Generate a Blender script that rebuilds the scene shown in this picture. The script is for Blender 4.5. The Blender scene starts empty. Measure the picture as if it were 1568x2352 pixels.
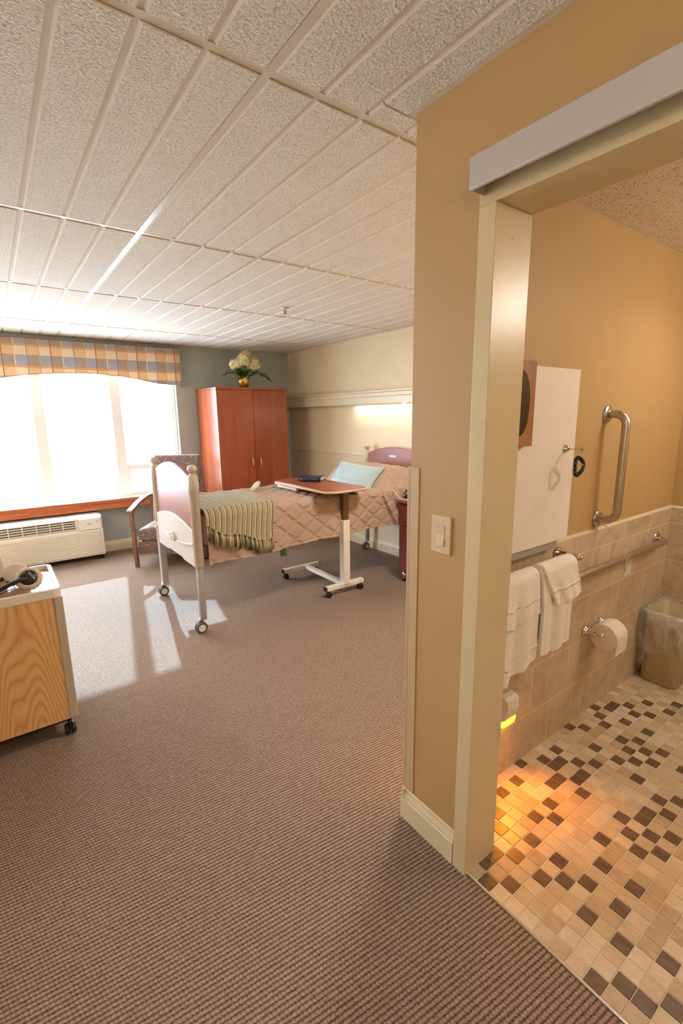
import bpy, bmesh, math, random
from mathutils import Vector, Matrix, noise
random.seed(7)
S = bpy.context.scene
COL = S.collection
PI = math.pi

# ------------------------------------------------------------------ camera, sky, sun, exposure
HC, XB, YW, XF = 2.356, 3.415, 5.864, 1.095
cd = bpy.data.cameras.new('camera'); cam = bpy.data.objects.new('camera', cd); COL.objects.link(cam)
cd.sensor_fit = 'HORIZONTAL'; cd.sensor_width = 24.0; cd.lens = 16.528; cd.clip_start = 0.02
Rv = Vector((0.80507848, -0.59302069, -0.01323226)); Uv = Vector((0.12963876, 0.15414013, 0.97950733)); Fv = Vector((0.5788285, 0.79029569, -0.20097337))
M = Matrix(((Rv.x, Uv.x, -Fv.x, 0.0), (Rv.y, Uv.y, -Fv.y, 0.0), (Rv.z, Uv.z, -Fv.z, 1.5137), (0, 0, 0, 1)))
cam.matrix_world = M
S.camera = cam

w = bpy.data.worlds.new('sky'); S.world = w; w.use_nodes = True
bg = w.node_tree.nodes['Background']; bg.inputs[0].default_value = (0.86, 0.95, 1.12, 1); bg.inputs[1].default_value = 19.0

sd = bpy.data.lights.new('sun', 'SUN'); sun = bpy.data.objects.new('sun', sd); COL.objects.link(sun)
sd.energy = 13.5; sd.angle = math.radians(0.7); sd.color = (0.55, 0.90, 1.30)
sun.rotation_euler = Vector((-0.197, -1.0, -0.639)).to_track_quat('-Z', 'Y').to_euler()

S.view_settings.view_transform = 'Standard'; S.view_settings.look = 'None'
S.view_settings.gamma = 1.0; S.view_settings.exposure = 0.0; S.view_settings.use_curve_mapping = False


def area_lamp(name, loc, size, power, color, rot=(0, 0, 0), size_y=None, shape='DISK'):
    d = bpy.data.lights.new(name, 'AREA'); d.shape = shape; d.size = size
    if size_y: d.size_y = size_y
    d.energy = power; d.color = color
    o = bpy.data.objects.new(name, d); o.location = loc; o.rotation_euler = rot; COL.objects.link(o)
    return o


WARM = (1.0, 0.80, 0.56)


def bulb(name, loc, radius, power, color):
    d = bpy.data.lights.new(name, 'POINT'); d.shadow_soft_size = radius; d.energy = power; d.color = color
    o = bpy.data.objects.new(name, d); o.location = loc; COL.objects.link(o)


bulb('entry_fill_light', (-0.35, -0.55, HC - 0.22), 0.12, 24, (1.0, 0.90, 0.76))  # unseen lamp added to light the foreground
bulb('room_fill_light', (-0.95, 3.9, HC - 0.24), 0.14, 52, (1.0, 0.93, 0.84))  # unseen lamp added to lift the room's ambient light
area_lamp('partition_fill_light', (2.3, 1.75, HC - 0.03), 0.42, 40, (1.0, 0.94, 0.86))  # unseen lamp added to brighten the bed side but not the door wall
bulb('bathroom_bulb_light', (2.6, -0.18, 2.12), 0.07, 30, (1.0, 0.965, 0.89))
area_lamp('headwall_lamp_light', (XB - 0.055, 3.72, 1.625), 0.05, 16, (1.0, 0.95, 0.86), size_y=1.25, shape='RECTANGLE')


# ------------------------------------------------------------------ materials
def C(r, g, b):
    f = lambda c: (c / 255) / 12.92 if c <= 10 else ((c / 255 + 0.055) / 1.055) ** 2.4
    return (f(r), f(g), f(b), 1)


class NT:
    def __init__(s, name):
        s.m = bpy.data.materials.new(name); s.m.use_nodes = True; s.t = s.m.node_tree
        s.b = s.t.nodes['Principled BSDF']; s._co = None

    def n(s, typ, **kw):
        nd = s.t.nodes.new(typ)
        for k, v in kw.items():
            if k.startswith('_'): setattr(nd, k[1:], v)
            else: nd.inputs[k].default_value = v
        return nd

    def l(s, a, b): s.t.links.new(a, b)

    def co(s, scale=(1, 1, 1), rot=(0, 0, 0), loc=(0, 0, 0), uv=False):
        tc = s.n('ShaderNodeTexCoord'); mp = s.n('ShaderNodeMapping')
        mp.inputs['Scale'].default_value = scale; mp.inputs['Rotation'].default_value = rot; mp.inputs['Location'].default_value = loc
        s.l(tc.outputs['UV' if uv else 'Object'], mp.inputs['Vector']); return mp.outputs[0]

    def noise(s, vec, scale, detail=3, rough=0.5, dist=0.0):
        nd = s.n('ShaderNodeTexNoise'); nd.inputs['Scale'].default_value = scale; nd.inputs['Detail'].default_value = detail
        nd.inputs['Roughness'].default_value = rough; nd.inputs['Distortion'].default_value = dist
        s.l(vec, nd.inputs['Vector']); return nd.outputs['Fac']

    def math(s, op, a, b=None, c=None):
        nd = s.n('ShaderNodeMath'); nd.operation = op
        for i, v in enumerate((a, b, c)):
            if v is None: continue
            if isinstance(v, (int, float)): nd.inputs[i].default_value = v
            else: s.l(v, nd.inputs[i])
        return nd.outputs[0]

    def sep(s, vec):
        nd = s.n('ShaderNodeSeparateXYZ'); s.l(vec, nd.inputs[0]); return nd.outputs

    def ramp(s, fac, stops, interp='LINEAR'):
        nd = s.n('ShaderNodeValToRGB'); cr = nd.color_ramp; cr.interpolation = interp
        while len(cr.elements) < len(stops): cr.elements.new(0.5)
        for e, (p, c) in zip(cr.elements, stops): e.position = p; e.color = c
        s.l(fac, nd.inputs[0]); return nd.outputs[0]

    def mix(s, fac, a, b, mode='MIX'):
        nd = s.n('ShaderNodeMix'); nd.data_type = 'RGBA'; nd.blend_type = mode
        for i, v in ((0, fac), (6, a), (7, b)):
            if isinstance(v, (int, float)): nd.inputs[i].default_value = v
            elif isinstance(v, tuple): nd.inputs[i].default_value = v
            else: s.l(v, nd.inputs[i])
        return nd.outputs[2]

    def bump(s, h, strength, dist):
        nd = s.n('ShaderNodeBump'); nd.inputs['Strength'].default_value = strength; nd.inputs['Distance'].default_value = dist
        s.l(h, nd.inputs['Height']); s.l(nd.outputs[0], s.b.inputs['Normal'])

    def col(s, c):
        if isinstance(c, tuple): s.b.inputs['Base Color'].default_value = c
        else: s.l(c, s.b.inputs['Base Color'])

    def set(s, **kw):
        for k, v in kw.items(): s.b.inputs[k.replace('_', ' ')].default_value = v
        return s


def plain(name, c, rough=0.5, metal=0.0, var=0.04, bscale=0, bstr=0.2, bdist=0.001, vscale=6, spec=0.5):
    t = NT(name); co = t.co()
    nz = t.noise(co, vscale, 3)
    d = tuple(x * (1 - var * 2) for x in c[:3]) + (1,); u = tuple(min(1, x * (1 + var * 2)) for x in c[:3]) + (1,)
    t.col(t.ramp(nz, [(0.3, d), (0.7, u)]))
    t.set(Roughness=rough, Metallic=metal); t.b.inputs['Specular IOR Level'].default_value = spec
    if bscale: t.bump(t.noise(co, bscale, 2), bstr, bdist)
    return t.m


def wood(name, c1, c2, rough=0.3, axis='z', freq=14, stretch=0.1, nscale=5, streak=140, coat=0.0):
    t = NT(name)
    sc = {'z': (1, 1, stretch), 'x': (stretch, 1, 1), 'y': (1, stretch, 1)}[axis]
    co = t.co(sc)
    n1 = t.noise(co, nscale, 2, 0.5)
    s1 = t.math('SINE', t.math('MULTIPLY', n1, freq * 2 * PI))
    s1 = t.math('MULTIPLY_ADD', s1, 0.5, 0.5)
    n2 = t.noise(co, streak, 3, 0.6)
    f = t.math('ADD', t.math('MULTIPLY', s1, 0.45), t.math('MULTIPLY', n2, 0.6))
    t.col(t.ramp(f, [(0.2, c2), (0.75, c1)]))
    t.set(Roughness=rough)
    if coat: t.b.inputs['Coat Weight'].default_value = coat; t.b.inputs['Coat Roughness'].default_value = 0.15
    return t.m


MT = {}
WALLP = C(224, 205, 172)
MT['wall'] = plain('beige_wall_paint', WALLP, 0.6, var=0.01, bscale=260, bstr=0.12, bdist=0.001)
MT['wall_tan_dimmed'] = plain('dimmed_tan_wall_paint', C(188, 155, 104), 0.55, var=0.01, bscale=260, bstr=0.12, bdist=0.001)  # same paint as the bed wall, dimmed in colour against strong window light
MT['wall_grey'] = plain('blue_grey_wall_paint', C(166, 173, 167), 0.6, var=0.01, bscale=260, bstr=0.1)
MT['trimw'] = plain('cream_trim_paint', C(222, 208, 178), 0.38, var=0.01)
MT['frame'] = plain('beige_gloss_frame_paint', C(214, 196, 158), 0.3, var=0.01, bscale=330, bstr=0.25, bdist=0.001)
MT['white'] = plain('white_plastic', C(232, 226, 214), 0.35, var=0.01)
MT['offwhite'] = plain('offwhite_plastic', C(230, 222, 208), 0.4, var=0.01)
MT['taupe'] = plain('taupe_plastic', C(190, 176, 156), 0.38, var=0.01)
MT['greym'] = plain('grey_painted_metal', C(176, 172, 168), 0.35, 0.3, var=0.02)
MT['track'] = plain('silver_grey_track_metal', C(196, 190, 188), 0.42, 0.1, var=0.01)
MT['vinyl'] = plain('white_window_vinyl', C(248, 248, 247), 0.35, var=0.0)
MT['chrome'] = plain('chrome', C(225, 220, 214), 0.12, 1.0, var=0.01)
MT['black'] = plain('black_plastic', C(28, 26, 27), 0.4, var=0.02)
MT['rubber'] = plain('grey_rubber', C(88, 86, 86), 0.6, var=0.02)
MT['dark'] = plain('dark_void', C(34, 30, 26), 0.8)
MT['cherry'] = wood('cherry_laminate', C(166, 84, 50), C(142, 66, 38), 0.24, 'z', 3, 0.06, 7, 90)
MT['cherryd'] = wood('dark_cherry_laminate', C(132, 66, 48), C(110, 50, 36), 0.35, 'z', 3, 0.06, 7, 90)
MT['cherryh'] = wood('cherry_tabletop', C(158, 84, 56), C(132, 62, 40), 0.28, 'y', 3, 0.08, 7, 90)
MT['mauve'] = wood('rose_cherry_laminate', C(150, 88, 72), C(140, 80, 64), 0.36, 'y', 2, 0.2, 4, 60)
MT['sillwood'] = wood('orange_sill_wood', C(196, 112, 66), C(170, 88, 48), 0.3, 'x', 5, 0.06, 8, 120)
MT['armwood'] = wood('brown_chair_wood', C(138, 94, 74), C(108, 70, 54), 0.32, 'z', 4, 0.1, 8, 120)
MT['plate'] = plain('beige_switch_plastic', C(214, 194, 164), 0.35, var=0.01)
MT['steel'] = plain('brushed_steel', C(200, 192, 182), 0.32, 1.0, var=0.02, bscale=900, bstr=0.06, bdist=0.0004)
MT['cord'] = plain('white_cord', C(225, 212, 190), 0.6)


def m_oak():
    t = NT('oak_laminate'); co = t.co((1, 1, 0.15))
    n1 = t.noise(co, 3.6, 2.0, 0.4)
    fr = t.math('FRACT', t.math('MULTIPLY', n1, 46))
    tri = t.math('ABSOLUTE', t.math('SUBTRACT', fr, 0.5))
    n2 = t.noise(t.co((1, 1, 0.03)), 420, 2, 0.6)
    f = t.math('ADD', t.math('MULTIPLY', tri, 0.9), t.math('MULTIPLY', n2, 0.55))
    t.col(t.ramp(f, [(0.18, C(188, 134, 78)), (0.42, C(222, 172, 114)), (0.8, C(234, 190, 136))]))
    t.set(Roughness=0.4); return t.m


MT['oak'] = m_oak()


def m_carpet():
    t = NT('ribbed_brown_carpet'); co = t.co(rot=(0, 0, math.radians(6)))
    o = t.sep(co); p = 0.0138
    wob = t.math('MULTIPLY', t.noise(co, 85, 2), 1.5)
    v = t.math('ABSOLUTE', t.math('SINE', t.math('ADD', t.math('MULTIPLY', o[1], PI / p), wob)))
    row = t.math('FLOOR', t.math('MULTIPLY', o[1], 1 / p))
    wob2 = t.math('MULTIPLY', t.noise(t.co(loc=(3, 7, 0)), 70, 2), 2.0)
    u = t.math('ABSOLUTE', t.math('SINE', t.math('ADD', t.math('ADD', t.math('MULTIPLY', o[0], PI / 0.0115), wob2), t.math('MULTIPLY', row, 1.1))))
    h = t.math('ADD', t.math('MULTIPLY', t.math('POWER', v, 0.7), 0.72), t.math('MULTIPLY', t.math('POWER', u, 0.5), 0.28))
    fl = t.math('MULTIPLY_ADD', t.noise(co, 330, 3, 0.8), 2.2, -0.6)
    cell = t.noise(co, 60, 2, 0.7)
    f = t.math('ADD', t.math('ADD', t.math('MULTIPLY', h, 0.56), t.math('MULTIPLY', fl, 0.40)), t.math('MULTIPLY', cell, 0.22))
    base = t.ramp(f, [(0.38, C(50, 38, 30)), (0.72, C(134, 114, 99)), (1.0, C(190, 170, 152))])
    hue = t.noise(co, 110, 3, 0.9)
    tint = t.ramp(hue, [(0.35, (1.10, 0.90, 0.84, 1)), (0.65, (0.94, 1.03, 1.02, 1))])
    t.col(t.mix(1.0, base, tint, 'MULTIPLY'))
    t.set(Roughness=0.95); t.b.inputs['Specular IOR Level'].default_value = 0.1
    t.bump(t.math('ADD', h, t.math('MULTIPLY', fl, 0.35)), 0.7, 0.0035)
    return t.m


MT['carpet'] = m_carpet()


def m_ceil(fine=False):
    t = NT('speckled_ceiling_tile' if fine else 'rough_ceiling_plank'); co = t.co()
    if fine:
        n = t.noise(co, 150, 2, 0.6)
        h = t.ramp(n, [(0.34, (0, 0, 0, 1)), (0.42, (1, 1, 1, 1))])
        t.col(t.mix(h, C(150, 126, 102), C(240, 230, 212)))
        t.bump(h, 0.5, 0.003)
    else:
        n = t.noise(co, 135, 2.5, 0.6, 0.25)
        t.col(t.ramp(n, [(0.3, C(214, 201, 186)), (0.55, C(246, 240, 231))]))
        t.bump(n, 1.0, 0.0085)
    t.set(Roughness=0.9); t.b.inputs['Specular IOR Level'].default_value = 0.2
    return t.m


MT['plank'] = m_ceil(); MT['bceil'] = m_ceil(True)
MT['groove'] = plain('ceiling_groove', C(226, 214, 198), 0.8, var=0.01)
MT['tbar'] = plain('ceiling_grid_metal', C(226, 218, 204), 0.28, 0.0, var=0.01)


def m_tilewall():
    t = NT('travertine_wall_tile'); co = t.co()
    br = t.n('ShaderNodeTexBrick'); br.offset = 0.5; br.squash = 1
    o = t.sep(co); cb = t.n('ShaderNodeCombineXYZ')
    t.l(t.math('SUBTRACT', t.math('ADD', o[0], o[1]), 1.017 + 0.245), cb.inputs[0]); t.l(t.math('SUBTRACT', o[2], -0.015), cb.inputs[1])
    t.l(cb.outputs[0], br.inputs['Vector'])
    br.inputs['Scale'].default_value = 1; br.inputs['Mortar Size'].default_value = 0.0022; br.inputs['Brick Width'].default_value = 0.304
    br.inputs['Row Height'].default_value = 0.2245; br.inputs['Mortar Smooth'].default_value = 0.2
    br.inputs['Color1'].default_value = (0.8, 0.8, 0.8, 1); br.inputs['Color2'].default_value = (1, 1, 1, 1); br.inputs['Mortar'].default_value = (1, 1, 1, 1)
    n = t.noise(co, 7, 6, 0.65, 1.2); n2 = t.noise(co, 60, 3, 0.6)
    f = t.math('ADD', t.math('MULTIPLY', n, 0.8), t.math('MULTIPLY', n2, 0.3))
    c = t.ramp(f, [(0.35, C(174, 148, 118)), (0.55, C(202, 178, 148)), (0.75, C(218, 198, 170))])
    c = t.mix(0.35, c, t.mix(1.0, c, br.outputs['Color'], 'MULTIPLY'))
    t.col(t.mix(br.outputs['Fac'], c, C(230, 212, 182)))
    t.set(Roughness=0.45); t.bump(br.outputs['Fac'], -0.5, 0.001)
    return t.m


MT['tilewall'] = m_tilewall()


def m_mos(name, c1, c2):
    t = NT(name); co = t.co()
    n = t.noise(t.co((2.2, 1, 1)), 16, 5, 0.7, 0.6)
    t.col(t.ramp(n, [(0.3, c1), (0.7, c2)])); t.set(Roughness=0.38); return t.m


MOS = [m_mos('mosaic_sand', C(186, 164, 134), C(208, 188, 160)), m_mos('mosaic_pale', C(200, 182, 156), C(218, 202, 178)),
       m_mos('mosaic_tan', C(172, 150, 120), C(196, 172, 142)), m_mos('mosaic_brown', C(86, 66, 50), C(122, 98, 76)),
       plain('mosaic_grout', C(226, 212, 186), 0.8)]


def m_fabric_chair():
    t = NT('squares_upholstery'); co = t.co(uv=True)
    vo = t.n('ShaderNodeTexVoronoi'); vo.distance = 'CHEBYCHEV'; vo.inputs['Scale'].default_value = 36; vo.inputs['Randomness'].default_value = 0.55
    t.l(co, vo.inputs['Vector'])
    wn = t.n('ShaderNodeTexWhiteNoise'); t.l(vo.outputs['Position'], wn.inputs['Vector'])
    sz = t.math('MULTIPLY_ADD', wn.outputs['Value'], 0.24, 0.16)
    d = vo.outputs['Distance']
    inside = t.math('LESS_THAN', d, sz); core = t.math('LESS_THAN', d, t.math('SUBTRACT', sz, 0.13))
    sc = t.ramp(wn.outputs['Value'], [(0.0, C(196, 158, 106)), (0.3, C(134, 144, 152)), (0.55, C(170, 130, 96)), (0.78, C(106, 88, 80))], 'CONSTANT')
    cc = t.ramp(wn.outputs['Value'], [(0.0, C(196, 160, 112)), (0.3, C(84, 68, 62)), (0.6, C(146, 116, 94))], 'CONSTANT')
    b = t.mix(inside, C(116, 94, 84), sc); t.col(t.mix(core, b, cc)); t.set(Roughness=0.85)
    t.b.inputs['Sheen Weight'].default_value = 0.2
    return t.m


MT['chairfab'] = m_fabric_chair()


def m_plaid():
    t = NT('plaid_valance_fabric'); co = t.co(); o = t.sep(co)
    # vertical lines every 0.122 m
    fx = t.math('FRACT', t.math('MULTIPLY', t.math('SUBTRACT', o[0], 0.181), 1 / 0.206))
    fz = t.math('FRACT', t.math('MULTIPLY', t.math('SUBTRACT', o[2], 1.887), 1 / 0.205))
    cx = t.ramp(fx, [(0.0, C(172, 156, 140)), (0.5, C(170, 172, 180))], 'CONSTANT')
    cz = t.ramp(fx, [(0.0, C(224, 190, 148)), (0.5, C(234, 212, 182))], 'CONSTANT')
    mz = t.ramp(fz, [(0.0, (1, 1, 1, 1)), (0.5, (0, 0, 0, 1)), (1.0, (0, 0, 0, 1))], 'CONSTANT')
    base = t.mix(mz, cx, cz)
    lw = t.math('FRACT', t.math('MULTIPLY', t.math('SUBTRACT', o[0], 0.181), 1 / 0.103))
    ln = t.math('GREATER_THAN', t.math('ABSOLUTE', t.math('SUBTRACT', lw, 0.5)), 0.455)
    which = t.math('FRACT', t.math('MULTIPLY', t.math('SUBTRACT', o[0], 0.1295), 1 / 0.412))
    lc = t.ramp(which, [(0.0, C(172, 112, 66)), (0.25, C(226, 208, 180)), (0.5, C(150, 156, 164)), (0.75, C(206, 172, 126))], 'CONSTANT')
    base = t.mix(ln, base, lc)
    lz = t.math('LESS_THAN', t.math('ABSOLUTE', t.math('SUBTRACT', fz, 0.45)), 0.05)
    base = t.mix(t.math('MULTIPLY', lz, 0.6), base, C(206, 138, 78))
    t.col(base); t.set(Roughness=0.8)
    t.bump(t.noise(co, 700, 2), 0.15, 0.001)
    # cloth lets a little daylight through
    tr = t.n('ShaderNodeBsdfTranslucent'); t.l(base, tr.inputs['Color']); mx = t.n('ShaderNodeMixShader'); mx.inputs[0].default_value = 0.22
    t.l(t.b.outputs[0], mx.inputs[1]); t.l(tr.outputs[0], mx.inputs[2]); t.l(mx.outputs[0], t.t.nodes['Material Output'].inputs['Surface'])
    return t.m


MT['plaid'] = m_plaid()


def m_throw():
    t = NT('striped_knit_throw'); co = t.co(uv=True); o = t.sep(co); P = 0.046
    f = t.math('FRACT', t.math('MULTIPLY', o[0], 1 / P))
    knit = t.noise(co, 380, 2, 0.6)
    base = t.ramp(knit, [(0.3, C(140, 126, 96)), (0.7, C(186, 172, 140))])
    cream = t.math('LESS_THAN', t.math('ABSOLUTE', t.math('SUBTRACT', f, 0.40)), 0.05)
    base = t.mix(t.math('MULTIPLY', cream, 0.8), base, C(224, 214, 188))
    dk = t.math('LESS_THAN', t.math('ABSOLUTE', t.math('SUBTRACT', f, 0.58)), 0.10)
    dash = t.math('LESS_THAN', t.math('FRACT', t.math('MULTIPLY', o[1], 1 / 0.014)), 0.62)
    base = t.mix(t.math('MULTIPLY', dk, dash), base, C(52, 42, 28))
    t.col(base); t.set(Roughness=0.95)
    hh = t.math('ADD', knit, t.math('ABSOLUTE', t.math('SINE', t.math('MULTIPLY', o[0], PI / (P / 6)))))
    t.bump(hh, 0.5, 0.0015); return t.m


MT['throw'] = m_throw()
MT['quilt'] = plain('rose_beige_quilt', C(174, 147, 129), 0.72, var=0.02, bscale=500, bstr=0.1, vscale=9)
MT['bluepillow'] = None


def m_pillow():
    t = NT('ribbed_aqua_pillow'); co = t.co(uv=True); o = t.sep(co)
    s = t.math('MULTIPLY_ADD', t.math('SINE', t.math('MULTIPLY', o[0], 2 * PI * 34)), 0.5, 0.5)
    t.col(t.ramp(s, [(0.0, C(150, 168, 168)), (0.7, C(172, 190, 188))])); t.set(Roughness=0.42)
    t.b.inputs['Sheen Weight'].default_value = 0.4
    t.bump(s, 0.3, 0.0015); return t.m


MT['bluepillow'] = m_pillow()


def m_terry():
    t = NT('white_terry_cloth'); co = t.co()
    n = t.noise(co, 260, 3, 0.7); t.col(t.ramp(n, [(0.25, C(228, 216, 200)), (0.6, C(246, 240, 230))])); t.set(Roughness=0.95)
    t.bump(n, 0.5, 0.003); return t.m


MT['terry'] = m_terry()


def m_paper():
    return plain('tissue_paper', C(236, 224, 208), 0.9, var=0.01, bscale=120, bstr=0.1)


MT['paper'] = m_paper()


def m_glass(name, fac, col, rough=0.05):
    t = NT(name); nt = t.t
    gl = t.n('ShaderNodeBsdfGlossy'); gl.inputs['Roughness'].default_value = rough
    tr = t.n('ShaderNodeBsdfTransparent'); tr.inputs['Color'].default_value = col
    mx = t.n('ShaderNodeMixShader'); mx.inputs[0].default_value = fac
    t.l(tr.outputs[0], mx.inputs[1]); t.l(gl.outputs[0], mx.inputs[2]); t.l(mx.outputs[0], nt.nodes['Material Output'].inputs['Surface'])
    return t


MT['glass'] = m_glass('window_glass', 0.05, (0.97, 0.99, 0.98, 1)).m


def m_liner():
    t = NT('clear_bin_liner'); co = t.co()
    n = t.noise(t.co((1, 1, 0.4)), 9, 2.5, 0.5, 1.2)
    t.col(C(232, 224, 212)); t.set(Roughness=0.22)
    t.bump(n, 0.7, 0.02)
    tr = t.n('ShaderNodeBsdfTransparent'); tr.inputs['Color'].default_value = (0.97, 0.96, 0.94, 1)
    mx = t.n('ShaderNodeMixShader'); f = t.ramp(n, [(0.35, (0.30, 0.30, 0.30, 1)), (0.50, (0.36, 0.36, 0.36, 1)), (0.56, (0.52, 0.52, 0.52, 1)), (0.62, (0.36, 0.36, 0.36, 1))])
    t.l(f, mx.inputs[0]); t.l(tr.outputs[0], mx.inputs[1]); t.l(t.b.outputs[0], mx.inputs[2]); t.l(mx.outputs[0], t.t.nodes['Material Output'].inputs['Surface'])
    return t.m


MT['liner'] = m_liner()


def emis(name, c, s):
    t = NT(name); t.col(c); t.b.inputs['Emission Color'].default_value = c; t.b.inputs['Emission Strength'].default_value = s
    t.set(Roughness=0.5); return t.m


# ------------------------------------------------------------------ mesh helpers
class B:
    def __init__(s): s.bm = bmesh.new(); s.uv = s.bm.loops.layers.uv.new('UVMap')

    def _mi(s, faces, mi):
        for f in faces: f.material_index = mi

    def box(s, x0, x1, y0, y1, z0, z1, mi=0, bev=0.0, seg=2):
        n0 = len(s.bm.faces)
        r = bmesh.ops.create_cube(s.bm, size=1)
        for v in r['verts']:
            v.co = Vector(((x0 + x1) / 2 + v.co.x * (x1 - x0), (y0 + y1) / 2 + v.co.y * (y1 - y0), (z0 + z1) / 2 + v.co.z * (z1 - z0)))
        fs = set(f for v in r['verts'] for f in v.link_faces)
        for f in fs: f.material_index = mi
        if bev:
            es = list(set(e for v in r['verts'] for e in v.link_edges))
            rb = bmesh.ops.bevel(s.bm, geom=es, offset=bev, segments=seg, affect='EDGES', profile=0.5)
            for f in rb['faces']: f.material_index = mi
        return s

    def tube(s, pts, r, seg=12, closed=False, mi=0, cap=True):
        pts = [Vector(p) for p in pts]; n = len(pts)
        rs = r if isinstance(r, (list, tuple)) else [r] * n
        rings = []; prev = None
        for i, p in enumerate(pts):
            if closed: t = pts[(i + 1) % n] - pts[i - 1]
            else: t = pts[min(i + 1, n - 1)] - pts[max(i - 1, 0)]
            t.normalize()
            if prev is None:
                a = Vector((0, 0, 1)) if abs(t.z) < 0.9 else Vector((1, 0, 0))
                prev = t.cross(a).normalized()
            else:
                prev = (prev - t * prev.dot(t)).normalized()
            b = t.cross(prev)
            rings.append([s.bm.verts.new(p + (prev * math.cos(2 * PI * k / seg) + b * math.sin(2 * PI * k / seg)) * rs[i]) for k in range(seg)])
        m = n if closed else n - 1
        for i in range(m):
            a, c = rings[i], rings[(i + 1) % n]
            for k in range(seg):
                f = s.bm.faces.new((a[k], a[(k + 1) % seg], c[(k + 1) % seg], c[k])); f.smooth = True; f.material_index = mi
        if cap and not closed:
            for rg in (rings[0][::-1], rings[-1]):
                try: f = s.bm.faces.new(rg); f.material_index = mi
                except ValueError: pass
        return s

    def cyl(s, p0, p1, r0, r1=None, seg=20, mi=0):
        return s.tube([p0, p1], [r0, r0 if r1 is None else r1], seg, mi=mi)

    def lathe(s, prof, at=(0, 0, 0), axis='z', seg=28, mi=0):
        at = Vector(at); rings = []
        for r, h in prof:
            ring = []
            for k in range(seg):
                c, d = math.cos(2 * PI * k / seg) * r, math.sin(2 * PI * k / seg) * r
                v = {'z': Vector((c, d, h)), 'x': Vector((h, c, d)), 'y': Vector((d, h, c))}[axis]
                ring.append(s.bm.verts.new(at + v))
            rings.append(ring)
        for a, c in zip(rings, rings[1:]):
            for k in range(seg):
                f = s.bm.faces.new((a[k], a[(k + 1) % seg], c[(k + 1) % seg], c[k])); f.smooth = True; f.material_index = mi
        for rg in (rings[0][::-1], rings[-1]):
            f = s.bm.faces.new(rg); f.material_index = mi
        return s

    def prism(s, poly, axis, a, b, mi=0, smooth=False):
        def mk(u, v, h): return {'x': (h, u, v), 'y': (u, h, v), 'z': (u, v, h)}[axis]
        A = [s.bm.verts.new(mk(u, v, a)) for u, v in poly]; Bv = [s.bm.verts.new(mk(u, v, b)) for u, v in poly]
        n = len(poly)
        for k in range(n):
            f = s.bm.faces.new((A[k], A[(k + 1) % n], Bv[(k + 1) % n], Bv[k])); f.material_index = mi; f.smooth = smooth
        for rg in (A[::-1], Bv):
            f = s.bm.faces.new(rg); f.material_index = mi
        return s

    def grid(s, nu, nv, fn, mi=0, smooth=True):
        D = [[fn(i / nu, j / nv) for j in range(nv + 1)] for i in range(nu + 1)]
        V = [[s.bm.verts.new(D[i][j][0]) for j in range(nv + 1)] for i in range(nu + 1)]
        for i in range(nu):
            for j in range(nv):
                q = ((i, j), (i + 1, j), (i + 1, j + 1), (i, j + 1))
                f = s.bm.faces.new([V[a][b] for a, b in q]); f.smooth = smooth; f.material_index = mi
                for lp, (a, b) in zip(f.loops, q): lp[s.uv].uv = D[a][b][1]
        return s

    def ball(s, c, r, u=20, v=14, mi=0, squash=(1, 1, 1)):
        rr = bmesh.ops.create_uvsphere(s.bm, u_segments=u, v_segments=v, radius=1)
        for q in rr['verts']: q.co = Vector((c[0] + q.co.x * r * squash[0], c[1] + q.co.y * r * squash[1], c[2] + q.co.z * r * squash[2]))
        for f in set(f for q in rr['verts'] for f in q.link_faces): f.smooth = True; f.material_index = mi
        return s

    def quad(s, vs, mi=0):
        f = s.bm.faces.new([s.bm.verts.new(v) for v in vs]); f.material_index = mi; return s


def wloc(p):
    v = Vector((0, 0, 0))
    while p: v += p.location; p = p.parent
    return v


def obj(name, b, mats, parent=None, bev=0.0, smooth=False, local=False, label=None, recalc=True, boxuv=0):
    if not isinstance(mats, (list, tuple)): mats = [mats]
    if recalc: bmesh.ops.recalc_face_normals(b.bm, faces=b.bm.faces)
    if parent and not local: bmesh.ops.translate(b.bm, verts=b.bm.verts, vec=-wloc(parent))
    if boxuv:
        for f in b.bm.faces:
            n = f.normal; ax = max(range(3), key=lambda i: abs(n[i]))
            for lp in f.loops:
                c = lp.vert.co; lp[b.uv].uv = {0: (c.y, c.z), 1: (c.x, c.z), 2: (c.x, c.y)}[ax]
    me = bpy.data.meshes.new(name); b.bm.to_mesh(me); b.bm.free()
    for m in mats: me.materials.append(MT[m] if isinstance(m, str) else m)
    o = bpy.data.objects.new(name, me); COL.objects.link(o)
    if smooth:
        for p in me.polygons: p.use_smooth = True
    if parent: o.parent = parent
    if bev:
        md = o.modifiers.new('bevel', 'BEVEL'); md.width = bev; md.segments = 2; md.limit_method = 'ANGLE'; md.angle_limit = math.radians(40)
    if label: o['label'] = label
    return o


def tag(o, label, cat, group=None):
    o['label'] = label; o['category'] = cat
    if group: o['group'] = group
    return o


def thing(name, label, cat, loc=(0, 0, 0), rz=0, group=None):
    o = bpy.data.objects.new(name, None); COL.objects.link(o); o.location = loc; o.rotation_euler = (0, 0, rz); o.empty_display_size = 0.05
    return tag(o, label, cat, group)


def struct(name, b, mats, parent=None, bev=0.0):
    o = obj(name, b, mats, parent, bev)
    if not parent: o['kind'] = 'structure'
    return o


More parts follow.
